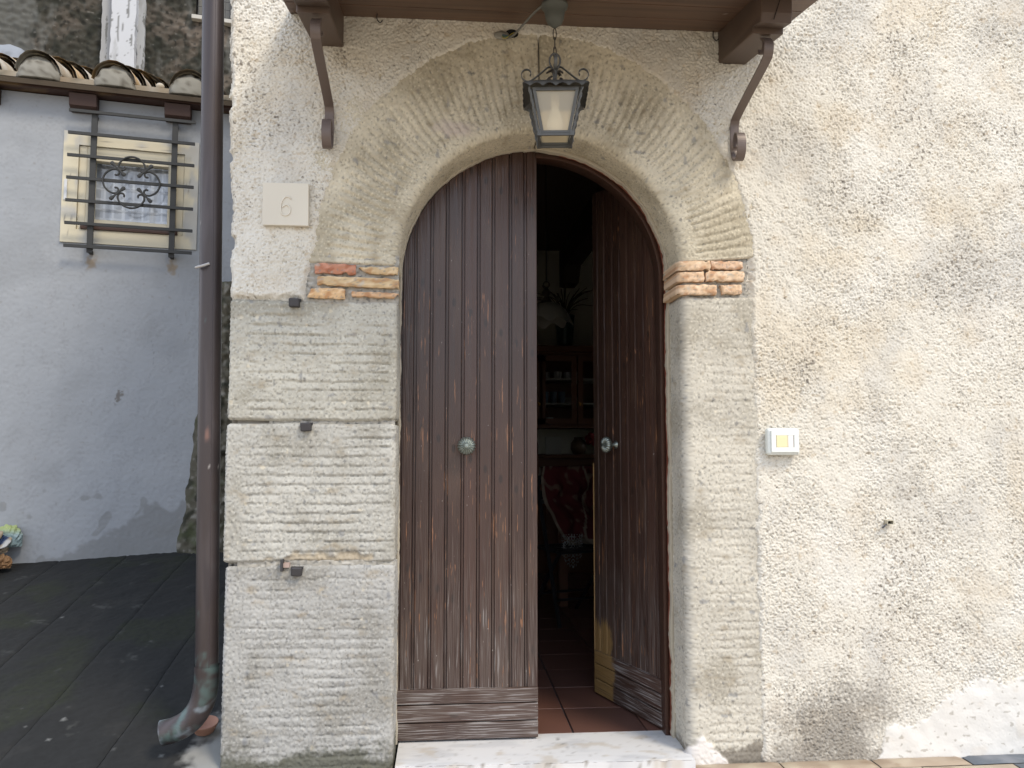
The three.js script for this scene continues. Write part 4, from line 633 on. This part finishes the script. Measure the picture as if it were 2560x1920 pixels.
// tall building behind the low roof
{
  const b = thing('mossy_building', 'tall old building with blackened mossy walls behind the tiled roof', 'building', undefined, [-2.483, 0, -2.158]);
  b.rotation.y = THREE.MathUtils.degToRad(11.3);
  const w = sheet(400, 290, (i, j, o) => { const x = lerp(-2.2, 1.4, i / 400), y = lerp(3.2, 5.8, j / 290); o.x = x; o.y = y; o.z = -1.5 + 0.02 * fbm(x * 4, y * 4) + 0.014 * pn(x * 22, y * 22); if (x > 0.335 && x < 0.62 && y > 4.735 && y < 5.4) { o.keep = false; } const c = [0.032, 0.03, 0.022], l = fbm(x * 1.8 + 3, y * 1.8); mixc(c, [0.085, 0.070, 0.055], ss(0.0, 0.3, l) * 0.8); mixc(c, [0.15, 0.12, 0.095], ss(-0.05, 0.28, fbm(x * 4 - 8, y * 4) + 0.35 * (x - 0.25)) * 0.6 * ss(0.0, 0.3, x)); mixc(c, [0.012, 0.014, 0.009], ss(0.0, 0.4, pn(x * 12, y * 12)) * 0.7); mixc(c, [0.20, 0.19, 0.17], ss(0.62, 0.8, pn(x * 31, y * 34 + 2) + 0.35 * pn(x * 90, y * 90)) * 0.5); mixc(c, [0.012, 0.012, 0.009], ss(0.15, 0.5, fbm(x * 26, y * 26 + 9, 3) * 1.6) * 0.8); mixc(c, [0.12, 0.12, 0.11], ss(0.1, 0.5, fbm(x * 9, y * 3) + 0.6 * ss(-0.7, -1.0, x)) * 0.6); o.c = c; });
  part(b, 'wall', w, VC(1)); part(b, 'wall_core', box(-2.2, 1.4, 3.0, 5.8, -1.9, -1.66), M([0.03, 0.03, 0.03], 1));
  const ch = (x0, x1, z0, z1, s, base) => paint(warp(new THREE.BoxGeometry(x1 - x0, 2.2, z1 - z0, 16, 200, 1).translate((x0 + x1) / 2, 4.7, (z0 + z1) / 2), (v) => { v.x += 0.012 * fbm(v.y * 9, v.x * 3 + s, 3); }), (x, y) => { const c = base.slice(); mixc(c, [0.22, 0.22, 0.21], ss(0.15, 0.4, fbm(x * 10 + s, y * 3)) * 0.6); mixc(c, [0.1, 0.1, 0.09], ss(0.35, 0.45, pn(x * 40 + s, y * 7) + 0.35 * pn(x * 90, y * 50)) * 0.8); return c; });
  const pil = part(b, 'flue', ch(-0.29, -0.11, -1.52, -1.36, 3, [0.47, 0.48, 0.5]), VC(0.9), 'pale plastered flue casing');
  part(pil, 'edge_strip', ch(-0.375, -0.29, -1.52, -1.44, 7, [0.30, 0.30, 0.30]), VC(0.95)); part(pil, 'edge_strip', ch(-0.11, -0.055, -1.52, -1.46, 11, [0.34, 0.345, 0.35]), VC(0.95));
  part(b, 'skirting', paint(warp(new THREE.BoxGeometry(1.5, 0.30, 0.1, 60, 12, 2).translate(-1.42, 4.10, -1.42), (v) => { v.y += v.y > 4.18 ? 0.05 * fbm(v.x * 6, 2) - 0.16 * ss(-1.0, -0.72, v.x) : 0; }), (x, y) => mixc([0.30, 0.33, 0.38], [0.16, 0.17, 0.19], ss(0, 0.4, fbm(x * 8, y * 8)))), VC(0.9), 'grey blue cement skirting above the roof');
  const win = part(b, 'window', null, null, 'small window with wire netting'); part(win, 'sill', rbox(0.30, 0.66, 4.70, 4.735, -1.54, -1.44, 0.004), M([0.42, 0.40, 0.36], 0.8)); part(win, 'back', box(0.33, 0.63, 4.73, 5.42, -1.64, -1.62), M([0.22, 0.215, 0.20], 0.9));
  part(win, 'netting', mergeGeometries([...Array(8).keys()].map((k) => rod([0.345 + k * 0.036, 4.735, -1.52], [0.345 + k * 0.036, 5.4, -1.52], 0.0025, 5)).concat([...Array(9).keys()].map((k) => rod([0.335, 4.78 + k * 0.07, -1.52], [0.62, 4.78 + k * 0.07, -1.52], 0.0025, 5)))), M([0.05, 0.05, 0.05], 0.7));
}
// rubbish against the wall of the low house
{
  const crumple = (sx, sy, sz, seed, k = 0.45, d = 5) => warp(new THREE.IcosahedronGeometry(1, d * 5), (v) => { const n = v.clone(), f = 1 + k * (Math.abs(pn(n.x * 2.3 + seed, n.y * 2.3 + n.z * 1.7)) * 1.3 - 0.3) + 0.14 * Math.abs(pn(n.x * 2.1 + n.z * 1.9 + seed, n.y * 1.6 - n.z * 1.5 + 4)) + 0.04 * Math.abs(pn(n.x * 4.2 + seed, n.z * 3.7 + n.y * 2.8)); v.set(n.x * f * sx, Math.max(-0.6 * sy, n.y * f * sy), n.z * f * sz); });
  const at = (m, x, y, z) => { m.position.set(x - 0.125, y - 0.01, z); m.scale.setScalar(0.86); return m; };
  at(solo('plastic_bag', 'crumpled pale blue white plastic bag lying lowest against the alley wall', 'bag', crumple(0.10, 0.09, 0.09, 4), M([0.34, 0.37, 0.44], 0.45), 'rubbish by the alley wall'), -2.86, 0.44, -1.86);
  at(solo('paper_sack', 'crumpled tan paper sack printed dark blue on the rubbish heap', 'sack', paint(crumple(0.125, 0.095, 0.10, 12), (x, y, z) => { const c = [0.30, 0.24, 0.17]; mixc(c, [0.015, 0.035, 0.10], ss(0.0, 0.08, pn(x * 9 + 2, y * 16 + z * 5) - 0.02)); mixc(c, [0.42, 0.42, 0.42], ss(0.3, 0.4, pn(x * 18, y * 30 + 4))); return c; }), VC(0.7), 'rubbish by the alley wall'), -2.87, 0.575, -1.96);
  at(solo('cardboard_scrap', 'scrap of brown cardboard beside the plastic bag', 'cardboard', crumple(0.055, 0.05, 0.03, 20, 0.6), M([0.20, 0.11, 0.05], 0.9), 'rubbish by the alley wall'), -2.765, 0.47, -1.93);
  at(solo('green_bag', 'thin yellowish green plastic bag topmost on the rubbish heap', 'bag', paint(crumple(0.085, 0.09, 0.05, 31, 0.2), (x, y) => mixc([0.22, 0.30, 0.32], [0.28, 0.34, 0.13], ss(0.02, 0.08, y))), VC(0.4), 'rubbish by the alley wall'), -2.79, 0.60, -2.03);
}

// ------------------------------------------------------------------ the room behind the door
{
  const fl = struct('room_floor', null), r = rng(9);
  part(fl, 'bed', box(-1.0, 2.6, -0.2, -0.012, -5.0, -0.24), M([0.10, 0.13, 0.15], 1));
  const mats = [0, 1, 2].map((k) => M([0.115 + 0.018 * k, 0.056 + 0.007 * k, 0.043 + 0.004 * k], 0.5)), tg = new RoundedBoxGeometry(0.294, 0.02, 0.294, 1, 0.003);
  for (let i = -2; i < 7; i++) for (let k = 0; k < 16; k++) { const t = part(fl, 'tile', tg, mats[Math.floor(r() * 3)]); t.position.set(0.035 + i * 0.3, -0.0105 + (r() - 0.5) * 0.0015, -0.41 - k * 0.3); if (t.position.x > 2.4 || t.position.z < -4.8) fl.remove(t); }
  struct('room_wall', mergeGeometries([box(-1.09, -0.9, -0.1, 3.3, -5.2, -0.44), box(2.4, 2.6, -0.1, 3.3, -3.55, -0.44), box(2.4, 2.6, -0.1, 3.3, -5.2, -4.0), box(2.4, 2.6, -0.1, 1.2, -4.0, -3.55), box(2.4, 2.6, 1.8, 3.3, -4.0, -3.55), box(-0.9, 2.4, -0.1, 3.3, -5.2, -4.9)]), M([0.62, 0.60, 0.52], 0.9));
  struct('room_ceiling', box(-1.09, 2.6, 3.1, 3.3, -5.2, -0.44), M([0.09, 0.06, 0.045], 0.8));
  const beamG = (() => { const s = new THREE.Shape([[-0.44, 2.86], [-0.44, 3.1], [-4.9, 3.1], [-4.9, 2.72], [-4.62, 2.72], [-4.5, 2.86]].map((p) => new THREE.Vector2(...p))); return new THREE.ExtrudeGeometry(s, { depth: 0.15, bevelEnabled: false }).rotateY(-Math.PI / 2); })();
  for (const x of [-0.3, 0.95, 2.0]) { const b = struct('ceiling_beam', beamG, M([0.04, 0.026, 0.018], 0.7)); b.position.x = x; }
  // glazed dresser
  const d = thing('dresser', 'brown wooden dresser with glazed upper doors inside the room', 'dresser', undefined, [0.55, 0, -4.5]);
  const wd = M([0.16, 0.065, 0.03], 0.5), rg = (x0, x1, y0, y1, m, z0, z1) => mergeGeometries([box(x0, x0 + m, y0, y1, z0, z1), box(x1 - m, x1, y0, y1, z0, z1), box(x0 + m, x1 - m, y1 - m, y1, z0, z1), box(x0 + m, x1 - m, y0, y0 + m, z0, z1)]);
  part(d, 'base', box(-0.35, 1.15, 0, 1.02, -0.35, 0.28), wd); part(d, 'worktop', rbox(-0.37, 1.17, 1.022, 1.055, -0.35, 0.31, 0.006), wd);
  part(d, 'carcass', mergeGeometries([box(-0.35, -0.32, 1.30, 2.0, -0.35, 0.18), box(1.12, 1.15, 1.30, 2.0, -0.35, 0.18), box(-0.32, 1.12, 1.30, 1.33, -0.35, 0.18), box(-0.32, 1.12, 1.97, 2.0, -0.35, 0.18), box(-0.32, 1.12, 1.33, 1.97, -0.35, -0.33)]), wd);
  part(d, 'cornice', rbox(-0.38, 1.18, 2.0, 2.06, -0.35, 0.22, 0.01), wd); part(d, 'niche_back', box(-0.3, 1.1, 1.056, 1.3, -0.34, -0.33), M([0.62, 0.62, 0.5], 0.25)); part(d, 'side_panel', box(-0.35, -0.32, 1.056, 1.298, -0.35, 0.15), wd); part(d, 'side_panel', box(1.12, 1.15, 1.056, 1.298, -0.35, 0.15), wd);
  for (const y of [1.515, 1.745]) part(d, 'shelf', box(-0.32, 1.12, y, y + 0.018, -0.32, 0.14), M([0.5, 0.48, 0.42], 0.6));
  for (const x of [-0.34, 0.02 - 0.07, 0.33, 0.71]) { const q = part(d, 'glass_door', rg(x, x + 0.37, 1.335, 1.965, 0.05, 0.182, 0.205), wd); part(q, 'pane', new THREE.PlaneGeometry(0.27, 0.53).translate(x + 0.185, 1.65, 0.19), new THREE.MeshPhysicalMaterial({ color: lin(0.9, 0.93, 0.95), roughness: 0.04, transmission: 1, thickness: 0 })); part(q, 'key', tube([[x + 0.025, 1.53, 0.21], [x + 0.02, 1.5, 0.215], [x + 0.012, 1.535, 0.215]], 0.006, 8, 6), M([0.5, 0.25, 0.06], 0.35, { metalness: 0.6 })); }
  const cup = lathe([[0.0001, 0], [0.028, 0], [0.036, 0.03], [0.038, 0.07], [0.034, 0.07], [0.0001, 0.01]], 20), plate = lathe([[0.0001, 0], [0.05, 0], [0.075, 0.02], [0.072, 0.024], [0.0001, 0.006]], 24), glass = lathe([[0.0001, 0], [0.03, 0], [0.034, 0.11], [0.031, 0.11], [0.027, 0.006], [0.0001, 0.006]], 20);
  const white = M([0.62, 0.6, 0.56], 0.35), blue = M([0.12, 0.16, 0.2], 0.3);
  const put = (geo, name, label, cat, m, x, y, z, grp) => { const o = solo(name, label, cat, geo, m, grp); o.position.set(x, y, z); return o; };
  for (let k = 0; k < 4; k++) put(cup, 'cup', 'white china cup standing on the top shelf of the dresser', 'cup', white, 0.62 + k * 0.1, 1.764, -4.55 + (k % 2) * 0.06, 'cups on the dresser shelf');
  for (let k = 0; k < 4; k++) put(plate, 'plate', ['lowest white plate of the pile', 'second white plate from the foot of the pile', 'white plate just under the topmost one of the pile', 'topmost white plate of the pile'][k] + ' on the dresser shelf', 'plate', white, 0.86, 1.534 + k * 0.012, -4.55, 'pile of plates in the dresser');
  for (let k = 0; k < 3; k++) put(glass, 'tumbler', 'dark blue tumbler on the middle shelf of the dresser', 'glass', blue, 0.6 + k * 0.08, 1.534, -4.5, 'tumblers in the dresser');
  put(cup, 'jar', 'small white jar on the floor of the glazed cupboard', 'jar', white, 0.64, 1.331, -4.5);
  const vg = lathe([[0.0001, 0], [0.07, 0], [0.075, 0.05], [0.085, 0.2], [0.095, 0.32], [0.087, 0.32], [0.0001, 0.05]], 24); put(vg, 'tall_vase', 'tall dark green vase on top of the dresser', 'vase', M([0.02, 0.05, 0.055], 0.3), 0.80, 2.062, -4.55);
  const fr = rng(4), stems = []; for (let k = 0; k < 40; k++) { const a = fr() * 6.28, l = 0.15 + fr() * 0.25, e = 0.3 + fr() * 0.9; stems.push(tube([[0, 0, 0], [Math.cos(a) * l * 0.4 * e, l * 0.5, Math.sin(a) * l * 0.4 * e], [Math.cos(a) * l * e, l * (1.1 - 0.5 * e), Math.sin(a) * l * e]], 0.004, 6, 4)); }
  put(mergeGeometries(stems), 'dried_flowers', 'bunch of dried flower stems in the tall vase', 'flowers', M([0.10, 0.075, 0.05], 0.9), 0.80, 2.36, -4.55);
  put(rbox(-0.075, 0.075, 0, 0.16, -0.006, 0.006, 0.002), 'picture_card', 'pale picture card standing in the niche of the dresser', 'picture', M([0.36, 0.36, 0.30], 0.5), 0.66, 1.056, -4.36).rotation.x = -0.15;
  put(lathe([[0.0001, 0], [0.05, 0], [0.075, 0.05], [0.07, 0.11], [0.04, 0.14], [0.045, 0.16], [0.0001, 0.15]], 24), 'clay_jug', 'round brown clay jug in the niche of the dresser', 'jug', M([0.14, 0.09, 0.05], 0.35), 0.90, 1.056, -4.4);
  put(lathe([[0.0001, 0], [0.035, 0], [0.035, 0.1], [0.015, 0.13], [0.015, 0.17], [0.0001, 0.17]], 20), 'bottle', 'dark glass bottle in the niche of the dresser', 'bottle', M([0.02, 0.025, 0.02], 0.15), 0.49, 1.056, -4.42);
  put(mergeGeometries([...Array(7).keys()].map((k) => new THREE.SphereGeometry(0.028, 10, 8).translate(0.03 * Math.cos(k * 2.4), 0.02 * k * 0.6, 0.03 * Math.sin(k * 2.4)))), 'red_flowers', 'small bunch of red flowers beside the clay jug', 'flowers', M([0.30, 0.02, 0.025], 0.7), 1.01, 1.16, -4.36);
  // pendant lamp over the table
  const pl = thing('pendant_lamp', 'pendant lamp with a scalloped glass shade over the table', 'lamp', undefined, [0.345, 0, -2.35]);
  part(pl, 'chain', rod([0, 2.25, 0], [0, 3.1, 0], 0.005, 6), M([0.04, 0.035, 0.03], 0.5)); part(pl, 'ring', new THREE.TorusGeometry(0.02, 0.004, 8, 20).translate(0, 2.235, 0), M([0.06, 0.05, 0.03], 0.4)); part(pl, 'cap', lathe([[0.0001, 2.215], [0.012, 2.21], [0.03, 2.18], [0.014, 2.15], [0.03, 2.13], [0.045, 2.11], [0.0001, 2.11]], 20), M([0.06, 0.045, 0.03], 0.4));
  part(pl, 'shade', warp(lathe([[0.03, 2.115], [0.08, 2.10], [0.13, 2.06], [0.165, 2.00], [0.175, 1.975]], 72), (v) => { const a = Math.atan2(v.z, v.x), q = ss(2.06, 1.975, v.y); v.y -= q * 0.02 * Math.cos(a * 8); v.x *= 1 + 0.05 * q * Math.cos(a * 8); v.z *= 1 + 0.05 * q * Math.cos(a * 8); }), M([0.30, 0.29, 0.25], 0.3, { side: THREE.DoubleSide })); part(pl, 'bulb', new THREE.SphereGeometry(0.03, 16, 12).translate(0, 2.03, 0), M([0.7, 0.68, 0.6], 0.2));
  // folding chair with a red cloth over its back, table behind it
  const ch = thing('folding_chair', 'black folding chair with crossed legs inside the doorway', 'chair', undefined, [0.50, 0, -2.35]); ch.rotation.y = 0.35; const bl = M([0.02, 0.02, 0.022], 0.45);
  for (const s of [-1, 1]) { part(ch, 'leg', bar([s * 0.2, 0, 0.22], [s * 0.2, 0.96, -0.12], 0.022, 0.014), bl); part(ch, 'leg', bar([s * 0.18, 0, -0.25], [s * 0.18, 0.47, 0.2], 0.022, 0.014), bl); }
  part(ch, 'stretcher', rod([-0.2, 0.16, 0.165], [0.2, 0.16, 0.165], 0.009), bl); part(ch, 'stretcher', rod([-0.18, 0.16, -0.1], [0.18, 0.16, -0.1], 0.009), bl); for (let k = 0; k < 5; k++) part(ch, 'seat_slat', box(-0.2, 0.2, 0.455, 0.47, -0.18 + k * 0.085, -0.115 + k * 0.085), bl); for (const y of [0.78, 0.88]) part(ch, 'back_slat', box(-0.2, 0.2, y, y + 0.06, -0.115, -0.10), bl);
  const cl = solo('red_cloth', 'red patterned cloth with cream edging draped over the chair back', 'cloth', sheet(60, 80, (i, j, o) => { const u = i / 60, t = j / 80, x = lerp(-0.24, 0.24, u) * (1 - 0.25 * ss(0.55, 1, t)) + 0.03 * pn(u * 3, t * 4), s = 0.62 * t - 0.1; o.x = x + (s > 0.2 ? (s - 0.2) * 0.35 : 0); o.y = s < 0 ? 0.98 + s * 0.9 : 0.985 - s; o.z = (s < 0 ? -0.15 + s * 0.2 : -0.055 + 0.10 * s) + 0.035 * Math.sin(u * 14 + pn(u * 3, t * 3) * 3) * ss(-0.05, 0.2, s) + 0.02 * pn(u * 8, t * 8); const c = [0.10, 0.014, 0.016]; mixc(c, [0.20, 0.15, 0.11], ss(0.25, 0.4, pn(u * 9 + 3, t * 9)) * 0.7); if (t > 0.94 || u < 0.04 || u > 0.96 || Math.abs(u - 0.55 - 0.1 * Math.sin(t * 5)) < 0.018) mixc(c, [0.26, 0.225, 0.17], 0.9); o.c = c; }), VC(0.95, { side: THREE.DoubleSide }));
  cl.position.set(0.55, 0.02, -2.33); cl.rotation.y = 0.15;
  const lace = solo('lace_cloth', 'white lace corner hanging below the red cloth', 'cloth', sheet(26, 30, (i, j, o) => { const u = i / 26, t = j / 30; o.x = lerp(-0.07, 0.07, u); o.y = -t * 0.22 * (0.6 + 0.4 * Math.sin(u * Math.PI)); o.z = 0.012 * Math.sin(u * 12); o.keep = !(Math.sin(i * 1.9) * Math.sin(j * 1.9) > 0.55); o.c = [0.34, 0.34, 0.34]; }), VC(0.95, { side: THREE.DoubleSide })); lace.position.set(0.50, 0.56, -2.27);
  const tb = thing('wooden_table', 'small brown wooden table behind the folding chair', 'table', undefined, [0.95, 0, -3.1]);
  part(tb, 'table_top', rbox(-0.5, 0.6, 0.74, 0.775, -0.4, 0.4, 0.006), wd); for (const [x, z] of [[-0.44, 0.34], [0.54, 0.34], [-0.44, -0.34], [0.54, -0.34]]) part(tb, 'leg', box(x - 0.03, x + 0.03, 0, 0.738, z - 0.03, z + 0.03), wd);
  const tc = solo('table_cover', 'pale cloth lying on the wooden table', 'tablecloth', sheet(30, 24, (i, j, o) => { const u = lerp(-0.56, 0.66, i / 30), w = lerp(-0.46, 0.46, j / 24), ex = Math.max(0, -0.5 - u, u - 0.6), ez = Math.max(0, Math.abs(w) - 0.4); o.x = clamp(u, -0.508, 0.608); o.z = clamp(w, -0.408, 0.408); o.y = 0.779 - (ex + ez) * 1.6; o.c = [0.22, 0.22, 0.24]; }), VC(0.95, { side: THREE.DoubleSide })); tc.position.set(0.95, 0, -3.1);
}
renderer.render(scene, camera);
